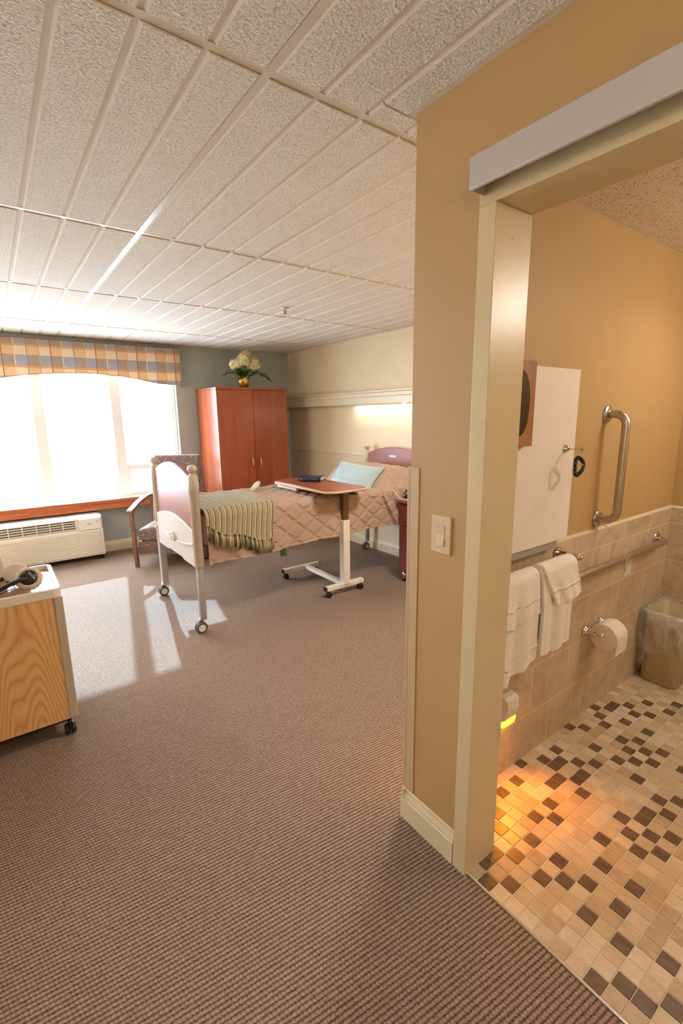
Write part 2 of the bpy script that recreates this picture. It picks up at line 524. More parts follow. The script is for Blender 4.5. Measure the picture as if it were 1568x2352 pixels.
def text_part(name, body, size, mat, parent, mw, extrude=0.0008):
    cu = bpy.data.curves.new(name, 'FONT'); cu.body = body; cu.size = size; cu.extrude = extrude; cu.align_x = 'CENTER'; cu.align_y = 'CENTER'
    to = bpy.data.objects.new(name + '_tmp', cu); COL.objects.link(to)
    dg = bpy.context.evaluated_depsgraph_get(); me = bpy.data.meshes.new_from_object(to.evaluated_get(dg))
    bpy.data.objects.remove(to); me.transform(mw); me.materials.clear(); me.materials.append(MT[mat])
    me.transform(Matrix.Translation(-wloc(parent)))
    o = bpy.data.objects.new(name, me); COL.objects.link(o); o.parent = parent
    return o


def smoothstep(a, b, x):
    t = max(0.0, min(1.0, (x - a) / (b - a))); return t * t * (3 - 2 * t)


# ------------------------------------------------------------------ the setting
XL, YB_ = -2.4, -1.4
struct('floor', B().quad([(XL, YB_, 0), (XF, YB_, 0), (XF, 1.1, 0), (XB, 1.1, 0), (XB, YW, 0), (XL, YW, 0)]), 'carpet')
struct('wall_right', B().box(XB, XB + 0.1, 1.08, YW + 0.2, 0, HC + 0.1), 'wall')
struct('wall_left', B().box(XL - 0.1, XL, YB_ - 0.1, YW + 0.2, 0, HC + 0.1), 'wall')
struct('wall_rear', B().box(XL, 3.3, YB_ - 0.1, YB_, 0, HC + 0.1), 'wall')
WX0, WX1, WZ0, WZ1 = -1.95, 1.857, 0.60, 2.12
WT = 0.17
struct('wall_window', B().box(XL, WX0, YW, YW + WT, 0, HC + 0.1).box(WX1, XB, YW, YW + WT, 0, HC + 0.1)
       .box(WX0, WX1, YW, YW + WT, 0, WZ0).box(WX0, WX1, YW, YW + WT, WZ1, HC + 0.1), 'wall_grey')
# door wall of the bathroom and its end towards the bed
DY0, DY1, DZ = -0.19, 0.81, 2.03
struct('wall_bathroom_door', B().box(XF, XF + 0.13, DY1 + 0.02, 1.105, 0, HC + 0.1).box(XF, XF + 0.13, DY0 - 0.02, DY1 + 0.02, DZ + 0.02, HC + 0.1)
       .box(XF, XF + 0.13, YB_, DY0 - 0.02, 0, HC + 0.1), 'wall_tan_dimmed')
struct('wall_bathroom_back', B().box(XF + 0.13, XB, 1.028, 1.105, 0, HC + 0.1), 'wall_tan_dimmed')
struct('wall_bathroom_tiles', B().box(XF + 0.13, 3.117, 1.017, 1.0281, 0, 0.966).box(3.106, 3.117, YB_, 1.017, 0, 0.966), 'tilewall')
struct('trim_tile_cap', B().prism([(1.029, 0.966), (1.0165, 0.966), (1.0155, 0.972), (1.019, 0.979), (1.029, 0.981)], 'x', XF + 0.13, 3.117)
       .prism([(3.118, 0.966), (3.1055, 0.966), (3.1045, 0.972), (3.108, 0.979), (3.118, 0.981)], 'y', YB_, 1.017), 'trimw')
struct('wall_bathroom_side', B().box(3.117, 3.2, YB_, 1.028, 0, HC + 0.1), 'wall_tan_dimmed')
struct('ceiling_bathroom', B().box(XF + 0.13, 3.117, YB_, 1.028, 2.27, 2.30), 'bceil')


def ceiling():
    base = B(); base.box(XL, XF, YB_, YW, HC, HC + 0.05); base.box(XF, XB, 1.105, YW, HC, HC + 0.05)
    struct('ceiling', base, 'groove')
    gx0, gy0, g, dy = 0.6733, 1.2038, 0.6096, 1.2652
    pl = B(); tb = B()
    lo, hi = HC - 0.007, HC + 0.001

    def region(xa, xb, ya, yb):
        out = []
        if ya < 1.105 and xb > XF - 0.02: # clip against the bathroom block
            if xa < XF - 0.03: out.append((xa, min(xb, XF - 0.022), ya, min(yb, 1.12)))
            if yb > 1.13: out.append((xa, min(xb, XB - 0.02), 1.127, yb))
        else: out.append((xa, min(xb, XB - 0.02), ya, yb))
        return out
    for k in range(-6, 6):
        xa0 = gx0 + k * g
        if xa0 > XB: break
        for j in range(-3, 5):
            ya0, yb0 = gy0 + j * dy + 0.017, gy0 + (j + 1) * dy - 0.017
            yb0 = min(yb0, YW - 0.02); ya0 = max(ya0, YB_ + 0.02)
            if yb0 - ya0 < 0.03: continue
            for q in range(4):
                xa, xb = xa0 + q * g / 4, xa0 + (q + 1) * g / 4
                xa += 0.017 if q == 0 else 0.012; xb -= 0.017 if q == 3 else 0.012
                xa = max(xa, XL + 0.02)
                if xb - xa < 0.02: continue
                for (a, b, c, d) in region(xa, xb, ya0, yb0):
                    if b - a < 0.015 or d - c < 0.015: continue
                    e = 0.008
                    A = [pl.bm.verts.new((x, y, hi)) for x, y in ((a - e, c), (b + e, c), (b + e, d), (a - e, d))]
                    L = [pl.bm.verts.new((x, y, lo)) for x, y in ((a, c), (b, c), (b, d), (a, d))]
                    pl.bm.faces.new(L[::-1])
                    for i in range(4): pl.bm.faces.new((A[i], A[(i + 1) % 4], L[(i + 1) % 4], L[i])).material_index = 1
        if XL < xa0 < XF: tb.box(xa0 - 0.012, xa0 + 0.012, YB_, YW, HC - 0.0035, HC)
        elif xa0 > XF: tb.box(xa0 - 0.012, xa0 + 0.012, 1.105, YW, HC - 0.0035, HC)
    for j in range(-2, 4):
        y = gy0 + j * dy
        x1 = XF if y < 1.105 else XB
        tb.box(XL, x1, y - 0.012, y + 0.012, HC - 0.003, HC - 0.0002)
    # wall angle
    tb.box(XF - 0.022, XF, YB_, 1.105, HC - 0.004, HC).box(XF - 0.022, XB, 1.105, 1.127, HC - 0.004, HC)
    tb.box(XB - 0.02, XB, 1.127, YW, HC - 0.004, HC).box(XL, XB, YW - 0.02, YW, HC - 0.004, HC)
    o = obj('ceiling_planks', pl, ['plank', 'groove']); o.parent = bpy.data.objects['ceiling']
    o = obj('ceiling_grid', tb, 'tbar'); o.parent = bpy.data.objects['ceiling']


ceiling()


def baseprof(t=0.0): return [(0, 0), (0.014, 0), (0.014, 0.083), (0.0105, 0.087), (0.0105, 0.094), (0.007, 0.104), (0.004, 0.112), (0.003, 0.122), (0, 0.125)]


def baseboard(name, axis, wall, sgn, a, b):
    poly = [(wall + sgn * (u + 0.0004), v) for u, v in baseprof()]
    return struct(name, B().prism(poly, axis, a, b), 'trimw')


baseboard('baseboard_right', 'y', XB, -1, 1.105, YW)
baseboard('baseboard_window', 'x', YW, -1, XL, XB)
baseboard('baseboard_bathroom', 'y', XF, -1, 0.866, 1.119)
baseboard('baseboard_partition', 'x', 1.105, 1, XF - 0.014, XB)
baseboard('baseboard_left', 'y', XL, 1, YB_, YW)

# mosaic floor of the bathroom; the dark pieces lie where the photo has them
DARK = [(48, 18), (47, 18), (49, 17), (51, 16), (53, 14), (46, 19), (48, 16), (49, 15), (51, 14), (45, 18), (46, 16), (44, 17), (46, 14), (41, 19), (42, 18), (43, 15), (44, 14),
        (40, 16), (42, 14), (43, 13), (44, 12), (37, 18), (40, 14), (41, 13), (42, 12), (43, 10), (35, 18), (36, 17), (35, 17), (37, 16), (38, 15), (33, 19), (36, 15), (39, 12),
        (34, 16), (33, 16), (35, 15), (31, 18), (38, 10), (39, 9), (29, 18), (34, 14), (31, 15), (36, 10), (37, 9), (27, 17), (29, 15), (30, 14), (34, 11), (35, 10), (26, 16),
        (33, 10), (34, 9), (35, 8), (27, 14), (31, 11), (32, 9), (33, 8), (24, 15), (25, 14), (27, 12), (29, 10), (23, 15), (25, 12), (26, 11), (27, 10), (22, 14), (23, 13),
        (29, 8), (27, 8), (25, 9), (25, 7), (26, 5), (22, 7), (23, 6), (23, 5), (24, 4)]


def mosaic():
    rnd = random.Random(3); b = B(); dk = set(DARK); gp = 0.0022
    b.quad([(XF, YB_, 0.0005), (3.117, YB_, 0.0005), (3.117, 1.02, 0.0005), (XF, 1.02, 0.0005)], 4)
    for i in range(20, 61):
        for j in range(-30, 21):
            cx, cy = (i + 0.023) / 19.52, (j + 1.085) / 20.07
            x0, x1, y0, y1 = cx - 0.0256 + gp, cx + 0.0256 - gp, cy - 0.0249 + gp, cy + 0.0249 - gp
            x0 = max(x0, XF + 0.006); x1 = min(x1, 3.105); y1 = min(y1, 1.0165); y0 = max(y0, YB_)
            if x1 - x0 < 0.005 or y1 - y0 < 0.005: continue
            vis = j > 2 and i > 21
            d = (i, j) in dk if vis and j < 21 else rnd.random() < 0.17
            mi = 3 if d else rnd.choice((0, 0, 0, 1, 1, 2))
            b.quad([(x0, y0, 0.0025), (x1, y0, 0.0025), (x1, y1, 0.0025), (x0, y1, 0.0025)], mi)
            e = 0.0012
            for p, q in (((x0, y0), (x1, y0)), ((x1, y0), (x1, y1)), ((x1, y1), (x0, y1)), ((x0, y1), (x0, y0))):
                cxm, cym = (x0 + x1) / 2, (y0 + y1) / 2
                o = [(a + (e if a > cxm else -e), c + (e if c > cym else -e)) for a, c in (p, q)]
                b.quad([(o[0][0], o[0][1], 0.0006), (o[1][0], o[1][1], 0.0006), (q[0], q[1], 0.0025), (p[0], p[1], 0.0025)], mi)
    struct('floor_bathroom', b, MOS)


mosaic()
struct('trim_threshold', B().box(XF - 0.002, XF + 0.004, DY0, DY1, 0, 0.004), 'steel')

# door frame (metal, painted): face 5 cm, jamb through the wall
fr = B()
for sg, y in ((1, DY1), (-1, DY0)):
    fr.prism([(XF - 0.014, y), (XF + 0.143, y), (XF + 0.143, y + sg * 0.052), (XF + 0.1302, y + sg * 0.052), (XF + 0.1302, y + sg * 0.012), (XF - 0.0002, y + sg * 0.012), (XF - 0.0002, y + sg * 0.052), (XF - 0.014, y + sg * 0.052)], 'z', 0, DZ + (0.0 if sg else 0))
fr.prism([(XF - 0.014, DZ + 0.0003), (XF + 0.143, DZ + 0.0003), (XF + 0.143, DZ + 0.052), (XF + 0.1302, DZ + 0.052), (XF + 0.1302, DZ + 0.012), (XF - 0.0002, DZ + 0.012), (XF - 0.0002, DZ + 0.052), (XF - 0.014, DZ + 0.052)], 'y', DY0 - 0.052, DY1 + 0.052)
fr.cyl((XF + 0.06, DY1 + 0.001, 1.955), (XF + 0.06, DY1 - 0.002, 1.955), 0.004, seg=10)
struct('door_1', fr, 'frame', bev=0.0015)

# window: outer frame, mullions, low awning sashes, panes, sill
win = B(); fy0, fy1 = YW + 0.07, YW + 0.13
win.box(WX0, WX0 + 0.05, fy0, fy1, WZ0 + 0.045, WZ1 - 0.05).box(WX1 - 0.05, WX1, fy0, fy1, WZ0 + 0.045, WZ1 - 0.05).box(WX0, WX1, fy0, fy1, WZ0, WZ0 + 0.045).box(WX0, WX1, fy0, fy1, WZ1 - 0.05, WZ1)
for mx_ in (-1.255, 0.38, 1.135): win.box(mx_, mx_ + 0.105, fy0 - 0.01, fy1, WZ0, WZ1)
wf = struct('window_1', win, 'vinyl', bev=0.004)
sash = B()
for a, b_ in ((1.24, WX1 - 0.05), (WX0 + 0.05, -1.255)):
    sash.box(a, b_, fy0 - 0.005, fy1, 0.92, 0.975).box(a, a + 0.035, fy0 - 0.005, fy1, 0.68, 0.92).box(b_ - 0.035, b_, fy0 - 0.005, fy1, 0.68, 0.92).box(a, b_, fy0 - 0.005, fy1, 0.645, 0.68)
obj('window_sash', sash, 'vinyl', wf, bev=0.003)
for a, b_ in ((WX0, -1.25), (-1.15, 0.38), (0.48, 1.14), (1.24, WX1)):
    obj('window_pane', B().box(a, b_, YW + 0.098, YW + 0.102, WZ0, WZ1), 'glass', wf)
sl = B().box(WX0 - 0.0, WX1, 5.775, YW + 0.07, 0.60, 0.62)
struct('trim_window_sill', sl, 'trimw', bev=0.003)
struct('trim_sill_apron', B().box(WX0 - 0.03, WX1 + 0.03, 5.745, 5.775, 0.585, 0.622).box(WX0 - 0.03, WX1 + 0.03, 5.755, YW, 0.515, 0.5995), 'sillwood', bev=0.004)
struct('ground_outside', B().quad([(-30, 6.1, -0.4), (30, 6.1, -0.4), (30, 60, -0.4), (-30, 60, -0.4)]), plain('pale_concrete', C(206, 206, 204), 0.9))

# headwall rail with under-light, and wall moulding
rl = B()
rl.prism([(XB, 1.625), (XB - 0.075, 1.625), (XB - 0.085, 1.635), (XB - 0.085, 1.70), (XB - 0.092, 1.712), (XB - 0.092, 1.742), (XB - 0.105, 1.752), (XB - 0.105, 1.768), (XB, 1.768)], 'y', 1.16, YW)
struct('trim_headwall_rail', rl, 'trimw')
struct('trim_wall_moulding', B().prism([(XB, 1.06), (XB - 0.012, 1.062), (XB - 0.014, 1.068), (XB - 0.008, 1.074), (XB, 1.076)], 'y', 1.16, YW), 'trimw')
struct('trim_corner_guard', B().box(XF - 0.003, XF - 0.0002, 1.066, 1.1082, 0.127, 1.345).box(XF - 0.003, XF + 0.05, 1.1052, 1.1182, 0.127, 1.345), plain('tan_corner_guard', C(198, 172, 136), 0.4, var=0.01), bev=0.0008)
t = thing('under_rail_lamp', 'slim white light strip glowing under the headwall rail above the bed', 'lamp', (XB - 0.055, 3.72, 1.60))
obj('lamp_housing', B().box(XB - 0.075, XB - 0.03, 3.03, 4.42, 1.626, 1.634), 'white', t)
obj('lamp_switch', B().box(XB - 0.09, XB - 0.07, 3.46, 3.50, 1.612, 1.624), 'white', t)

# door track fascia above the bathroom door
t = thing('sliding_door_track', 'grey metal sliding door track cover above the bathroom doorway', 'door track', (XF, 0.85, 2.06))
obj('track_cover', B().prism([(1.030, 2.050), (1.024, 2.051), (1.022, 2.055), (1.022, 2.122), (1.026, 2.126), (1.0948, 2.136), (1.0948, 2.13), (1.0285, 2.119), (1.0265, 2.058), (1.030, 2.055)], 'y', -1.3, 0.848)
    .prism([(1.024, 2.052), (1.0802, 2.052), (1.0802, 2.0825), (1.0946, 2.083), (1.0946, 2.13), (1.024, 2.122)], 'y', 0.846, 0.849), 'track', t)
obj('inner_rail', B().box(1.050, 1.0946, -1.3, 0.843, 2.086, 2.118), 'steel', t)

# light switch
t = thing('light_switch', 'beige rocker light switch with plate on the wall by the bathroom door', 'light switch', (XF, 0.965, 1.145))
obj('switch_plate', B().box(XF - 0.007, XF - 0.0003, 0.926, 1.004, 1.085, 1.205, bev=0.003), 'plate', t)
obj('rocker', B().prism([(1.0885, 1.178), (1.0845, 1.176), (1.0875, 1.146), (1.082, 1.112), (1.0885, 1.110)], 'y', 0.950, 0.981), 'plate', t)
for z in (1.193, 1.097): obj('screw', B().cyl((1.0875, 0.965, z), (1.0865, 0.965, z), 0.0032, seg=12), 'offwhite', t)

# sprinkler
t = thing('fire_sprinkler', 'small brass and white fire sprinkler on the ceiling above the bed', 'sprinkler', (1.989, 3.432, HC - 0.05))
obj('escutcheon', B().lathe([(0.03, 0), (0.034, -0.004), (0.02, -0.008), (0.012, -0.012)], (1.989, 3.432, HC - 0.0085)), 'white', t)
obj('frame_arms', B().tube([(1.977, 3.432, HC - 0.02), (1.975, 3.432, HC - 0.034), (1.989, 3.432, HC - 0.047)], 0.003, 8).tube([(2.001, 3.432, HC - 0.02), (2.003, 3.432, HC - 0.034), (1.989, 3.432, HC - 0.047)], 0.003, 8).cyl((1.989, 3.432, HC - 0.018), (1.989, 3.432, HC - 0.045), 0.0035, seg=8), plain('brass', C(168, 96, 60), 0.3, 0.8), t)
obj('deflector', B().cyl((1.989, 3.432, HC - 0.047), (1.989, 3.432, HC - 0.050), 0.014, seg=16), 'chrome', t)

# unseen ceiling fixtures (outside the frame), added to house the fill lamps
for nm, lb, (x, y), r in (('added_ceiling_light', 'added round fill light on a short stem over the entry, out of view', (-0.35, -0.55), 0.13), ('added_ceiling_light', 'added round fill light on a short stem near the window, out of view', (-0.95, 3.9), 0.15)):
    t = thing(nm, lb, 'ceiling light', (x, y, HC))
    obj('light_base', B().cyl((x, y, HC - 0.0086), (x, y, HC - 0.03), 0.06, seg=28).cyl((x, y, HC - 0.03), (x, y, HC - 0.08), 0.012, seg=12), 'white', t)
    dm = emis('lit_globe', (1, 0.8, 0.55, 1), 3.0)
    gt = dm.node_tree; tr_ = gt.nodes.new('ShaderNodeBsdfTransparent'); mx_ = gt.nodes.new('ShaderNodeMixShader'); mx_.inputs[0].default_value = 0.25
    gt.links.new(tr_.outputs[0], mx_.inputs[1]); gt.links.new(gt.nodes['Principled BSDF'].outputs[0], mx_.inputs[2]); gt.links.new(mx_.outputs[0], gt.nodes['Material Output'].inputs['Surface'])
    obj('glass_globe', B().ball((x, y, HC - 0.22), r), dm, t)

t = thing('added_ceiling_light', 'added round flat fill light on the ceiling, unseen behind the bathroom partition', 'ceiling light', (2.3, 1.75, HC))  # unseen fixture added to house the fill light behind the partition
obj('light_ring', B().lathe([(0.24, -0.0086), (0.25, -0.02), (0.25, -0.026), (0.22, -0.026), (0.22, -0.0086)], (2.3, 1.75, HC)), 'white', t)
obj('diffuser', B().cyl((2.3, 1.75, HC - 0.012), (2.3, 1.75, HC - 0.02), 0.219, seg=40), emis('lit_diffuser', (1, 0.9, 0.75, 1), 2.5), t)

# valance
def valance():
    t = thing('window_valance', 'plaid box valance with scalloped lower edge over the window', 'valance', (0, 5.80, 2.1))
    x0, x1 = -1.99, 1.89
    def zb(x):
        pts = [(0.04, 1.905), (0.142, 1.916), (0.373, 1.957), (0.676, 1.982), (0.85, 1.988), (1.0, 1.985), (1.2, 1.972), (1.36, 1.952), (1.5, 1.925), (1.62, 1.902), (1.7, 1.897), (2, 1.897)]
        xx = abs(x + 0.05) - 0.05
        if xx <= pts[0][0]: return 1.902
        for (a, za), (b, zb_) in zip(pts, pts[1:]):
            if xx <= b: s_ = (xx - a) / (b - a); return za + (zb_ - za) * s_
        return 1.897
    b = B(); N = 120; top = []; bot = []
    for i in range(N + 1):
        x = x0 + (x1 - x0) * i / N; bot.append((x, zb(x))); top.append((x, 2.30))
    for y in (5.742, 5.752):
        for i in range(N): b.quad([(bot[i][0], y, bot[i][1]), (bot[i + 1][0], y, bot[i + 1][1]), (top[i + 1][0], y, 2.30), (top[i][0], y, 2.30)])
    for i in range(N): b.quad([(bot[i][0], 5.742, bot[i][1]), (bot[i + 1][0], 5.742, bot[i + 1][1]), (bot[i + 1][0], 5.752, bot[i + 1][1]), (bot[i][0], 5.752, bot[i][1])])
    for x in (x0, x1 - 0.01): b.box(x, x + 0.01, 5.752, YW - 0.001, 1.897, 2.30)
    b.box(x0, x1, 5.742, YW - 0.001, 2.298, 2.304)
    obj('valance_fabric', b, 'plaid', t)
    pip = plain('rust_piping', C(170, 98, 60), 0.7)
    obj('piping', B().tube([(x, 5.742, z - 0.001) for x, z in bot], 0.0035, 8), pip, t)
    obj('piping', B().tube([(x0, 5.742, 2.302), (x1, 5.742, 2.302)], 0.0035, 8), pip, t)


valance()

# through-wall air conditioner
def ptac():
    t = thing('air_conditioner', 'long cream wall air conditioner under the window sill', 'air conditioner', (0.3, 5.7, 0.04))
    x0, x1 = -0.22, 0.855; yf = 5.575
    b = B()
    prof = [(YW - 0.016, 0.05), (yf + 0.008, 0.05), (yf, 0.06), (yf, 0.335), (yf + 0.012, 0.345), (yf + 0.026, 0.47), (yf + 0.045, 0.492), (YW - 0.016, 0.492)]
    b.prism(prof, 'x', x0, x1)
    obj('cabinet', b, 'offwhite', t, bev=0.008)
    g = B()
    for k in range(13):
        z = 0.075 + k * 0.0195
        g.prism([(yf + 0.001, z), (yf - 0.007, z + 0.004), (yf - 0.007, z + 0.010), (yf + 0.001, z + 0.013)], 'x', x0 + 0.03, x1 - 0.03)
    obj('front_grille', g, 'offwhite', t)
    ng = 4; xs = x0 + 0.03; xe = 0.60; seg = 0.118
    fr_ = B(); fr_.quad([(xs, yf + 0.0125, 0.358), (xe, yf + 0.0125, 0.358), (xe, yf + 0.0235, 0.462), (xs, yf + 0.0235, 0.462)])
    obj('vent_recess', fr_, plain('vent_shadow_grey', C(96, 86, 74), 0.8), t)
    v = B()
    for k in range(5):
        z = 0.362 + k * 0.024; y = yf + 0.012 + (z - 0.345) / 0.125 * 0.014
        v.prism([(y - 0.004, z), (y - 0.004, z + 0.006), (y + 0.006, z + 0.014), (y + 0.006, z + 0.008)], 'x', xs, xe)
    x = xe
    while x > xs:
        v.prism([(yf + 0.006, 0.352), (yf + 0.012, 0.352), (yf + 0.028, 0.47), (yf + 0.018, 0.47)], 'x', x - 0.004, x + 0.004); x -= seg
    obj('vent_louvre', v, 'offwhite', t)
    c = B().prism([(yf + 0.0, 0.345), (yf - 0.003, 0.35), (yf + 0.017, 0.462), (yf + 0.03, 0.465)], 'x', 0.625, x1 - 0.02)
    d = obj('control_door', c, 'white', t, bev=0.003)
    obj('knob', B().cyl((0.80, yf + 0.01, 0.43), (0.80, yf - 0.002, 0.428), 0.006, seg=12), 'greym', d)
    obj('badge', B().box(0.71, 0.745, yf + 0.0, yf + 0.012, 0.408, 0.413), 'greym', d)
    for fx in (0.80, -0.2): obj('foot', B().box(fx, fx + 0.035, 5.60, 5.66, 0.0, 0.0495), 'black', t)


ptac()

# armoire
def armoire():
    t = thing('armoire', 'tall cherry laminate armoire with two doors in the window corner', 'armoire', (2.547, 5.53, 0))
    x0, x1, yf, yb, zt = 2.094, 3.0, 5.235, 5.845, 1.822
    obj('body', B().box(x0, x1, yf, yb, 0.07, zt).box(x0 + 0.02, x1 - 0.02, yf + 0.04, yb, 0, 0.07), 'cherry', t, bev=0.002)
    obj('top', B().box(x0 - 0.004, x1 + 0.004, 5.208, yb, zt, 1.847, bev=0.003), 'cherry', t)
    for a, b_, hx in ((x0, 2.5425, 2.495), (2.5475, x1, 2.6)):
        d = obj('door', B().box(a, b_, 5.214, 5.2345, 0.09, zt - 0.003, bev=0.0015), 'cherry', t)
        obj('handle', B().tube([(hx, 5.214, 1.032), (hx, 5.196, 1.022), (hx, 5.186, 0.998), (hx, 5.183, 0.972), (hx, 5.186, 0.946), (hx, 5.196, 0.922), (hx, 5.214, 0.912)], [0.006, 0.007, 0.008, 0.008, 0.008, 0.007, 0.006], 10), plain('satin_brass', C(214, 188, 140), 0.3, 0.7), d, label='satin brass bow handle')
    obj('edge_band', B().box(x0 - 0.0008, x0 + 0.003, 5.2135, 5.2165, 0.09, zt), plain('pale_edge_band', C(216, 190, 140), 0.5), t)


armoire()

# flowers on the armoire
VX, VY, VZ = 2.525, 5.40, 1.8475
t = thing('flower_vase', 'small gold mercury glass vase on top of the armoire', 'vase', (VX, VY, VZ))
obj('vase_body', B().lathe([(0.042, 0), (0.05, 0.01), (0.062, 0.05), (0.069, 0.09), (0.07, 0.13), (0.066, 0.13), (0.064, 0.09), (0.055, 0.05), (0.02, 0.012)], (VX, VY, VZ)), plain('gold_glass', C(206, 164, 74), 0.16, 0.85, var=0.15, vscale=18), t)
leafm = plain('green_leaf', C(52, 92, 30), 0.4, var=0.25, vscale=20)
fernm = plain('fern_green', C(66, 96, 26), 0.45, var=0.2, vscale=25)
petm = plain('cream_petal', C(240, 230, 178), 0.6, var=0.06, vscale=30)
GF = 'cream hydrangea stems in the gold vase'


def leaf(b, base, tip, wdt, droop=0.02, n=8, up=Vector((0, 0, 1))):
    base = Vector(base); tip = Vector(tip); d = tip - base; side = d.cross(up).normalized()
    def fn(u, v):
        p = base + d * u + up * (droop * 4 * u * (1 - u)) + side * (v - 0.5) * 2 * wdt * math.sin(PI * min(1, u ** 0.75 * 0.97 + 0.015)) + up * abs(v - 0.5) * 0.25 * wdt
        return p, (u, v)
    b.grid(n, 4, fn)


def hydrangea(c, r, label, seed):
    rnd = random.Random(seed); c = Vector(c)
    base = Vector((VX + (c.x - VX) * 0.2, VY + (c.y - VY) * 0.2, VZ + 0.06))
    t = thing('hydrangea', label, 'flower', tuple(base), group=GF)
    st = B().tube([base, base.lerp(c, 0.5) + Vector((0, 0, 0.01)), c - Vector((0, 0, r * 0.3))], 0.004, 6)
    obj('stem', st, leafm, t)
    b = B(); N = 95
    for k in range(N):
        ph = math.acos(1 - 2 * (k + 0.5) / N); th = k * 2.39996
        d = Vector((math.sin(ph) * math.cos(th), math.sin(ph) * math.sin(th), math.cos(ph)))
        if d.z < -0.75: continue
        p = c + d * r * rnd.uniform(0.84, 1.1)
        d = (d + Vector((rnd.uniform(-0.35, 0.35), rnd.uniform(-0.35, 0.35), rnd.uniform(-0.2, 0.4)))).normalized(); a = d.cross(Vector((0.3, 0.2, 1))).normalized(); e = d.cross(a); s_ = r * 0.23; ro = rnd.uniform(0, PI)
        cen = b.bm.verts.new(p)
        for q in range(4):
            an = ro + q * PI / 2
            u1 = a * math.cos(an) + e * math.sin(an); w1 = a * -math.sin(an) + e * math.cos(an)
            v1 = b.bm.verts.new(p + u1 * s_ * 0.75 + w1 * s_ * 0.6 + d * s_ * 0.3); v2 = b.bm.verts.new(p + u1 * s_ * 1.25 + d * s_ * 0.12); v3 = b.bm.verts.new(p + u1 * s_ * 0.75 - w1 * s_ * 0.6 + d * s_ * 0.3)
            f = b.bm.faces.new((cen, v1, v2, v3)); f.smooth = True
    b.ball(c, r * 0.8, 14, 10)
    obj('bloom', b, petm, t, recalc=False)
    lf = B()
    for k in range(3):
        an = rnd.uniform(0, 2 * PI); m = base.lerp(c, 0.55 + 0.1 * k)
        leaf(lf, m, m + Vector((math.cos(an) * 0.09, math.sin(an) * 0.09, -0.005 + 0.02 * k)), 0.028)
    obj('leaf', lf, leafm, t)


hydrangea((2.415, 5.37, 2.12), 0.062, 'cream hydrangea leaning left in the gold vase', 1)
hydrangea((2.505, 5.33, 2.165), 0.076, 'large cream hydrangea at the front centre of the vase', 2)
hydrangea((2.645, 5.36, 2.125), 0.076, 'cream hydrangea leaning right in the gold vase', 3)
hydrangea((2.595, 5.44, 2.235), 0.062, 'topmost cream hydrangea at the back of the vase', 4)


def fern(pts, label, wd):
    P = [Vector(p) for p in pts]
    t = thing('fern_frond', label, 'leaf', tuple(P[0]), group='fern fronds in the gold vase')
    obj('stem', B().tube(P, [0.004, 0.003, 0.0025, 0.0015][:len(P)], 6), fernm, t)
    b = B(); n = 26
    for k in range(2, n):
        s_ = k / n * (len(P) - 1); i = min(int(s_), len(P) - 2); p = P[i].lerp(P[i + 1], s_ - i); d = (P[i + 1] - P[i]).normalized()
        side = d.cross(Vector((0, -0.6, 1))).normalized(); L = wd * math.sin(PI * min(1, (k / n) * 0.9 + 0.12))
        for sg in (-1, 1): leaf(b, p, p + side * sg * L + d * L * 0.7, L * 0.2, 0, 3)
    obj('fronds', b, fernm, t)


fern([(2.49, 5.38, 1.97), (2.40, 5.33, 2.03), (2.28, 5.31, 2.02), (2.17, 5.3, 1.95)], 'dark green fern frond arching left from the vase', 0.05)
fern([(2.56, 5.38, 1.97), (2.68, 5.33, 2.03), (2.78, 5.31, 2.0), (2.88, 5.28, 1.90)], 'dark green fern frond arching right from the vase', 0.065)
fern([(2.50, 5.35, 1.975), (2.46, 5.31, 1.98), (2.42, 5.29, 1.93), (2.42, 5.29, 1.87)], 'thin green sprig trailing down beside the vase', 0.02)
b = B(); rnd = random.Random(5)
for k in range(16):
    an = rnd.uniform(PI, 2 * PI) if k < 10 else rnd.uniform(0, PI); z = rnd.uniform(1.985, 2.08)
    leaf(b, (VX + 0.02 * math.cos(an), VY + 0.02 * math.sin(an), 1.97), (VX + 0.1 * math.cos(an), VY + 0.08 * math.sin(an), z), 0.034)
tag(obj('foliage', b, leafm), 'glossy green leaves filling the mouth of the gold vase', 'leaves')

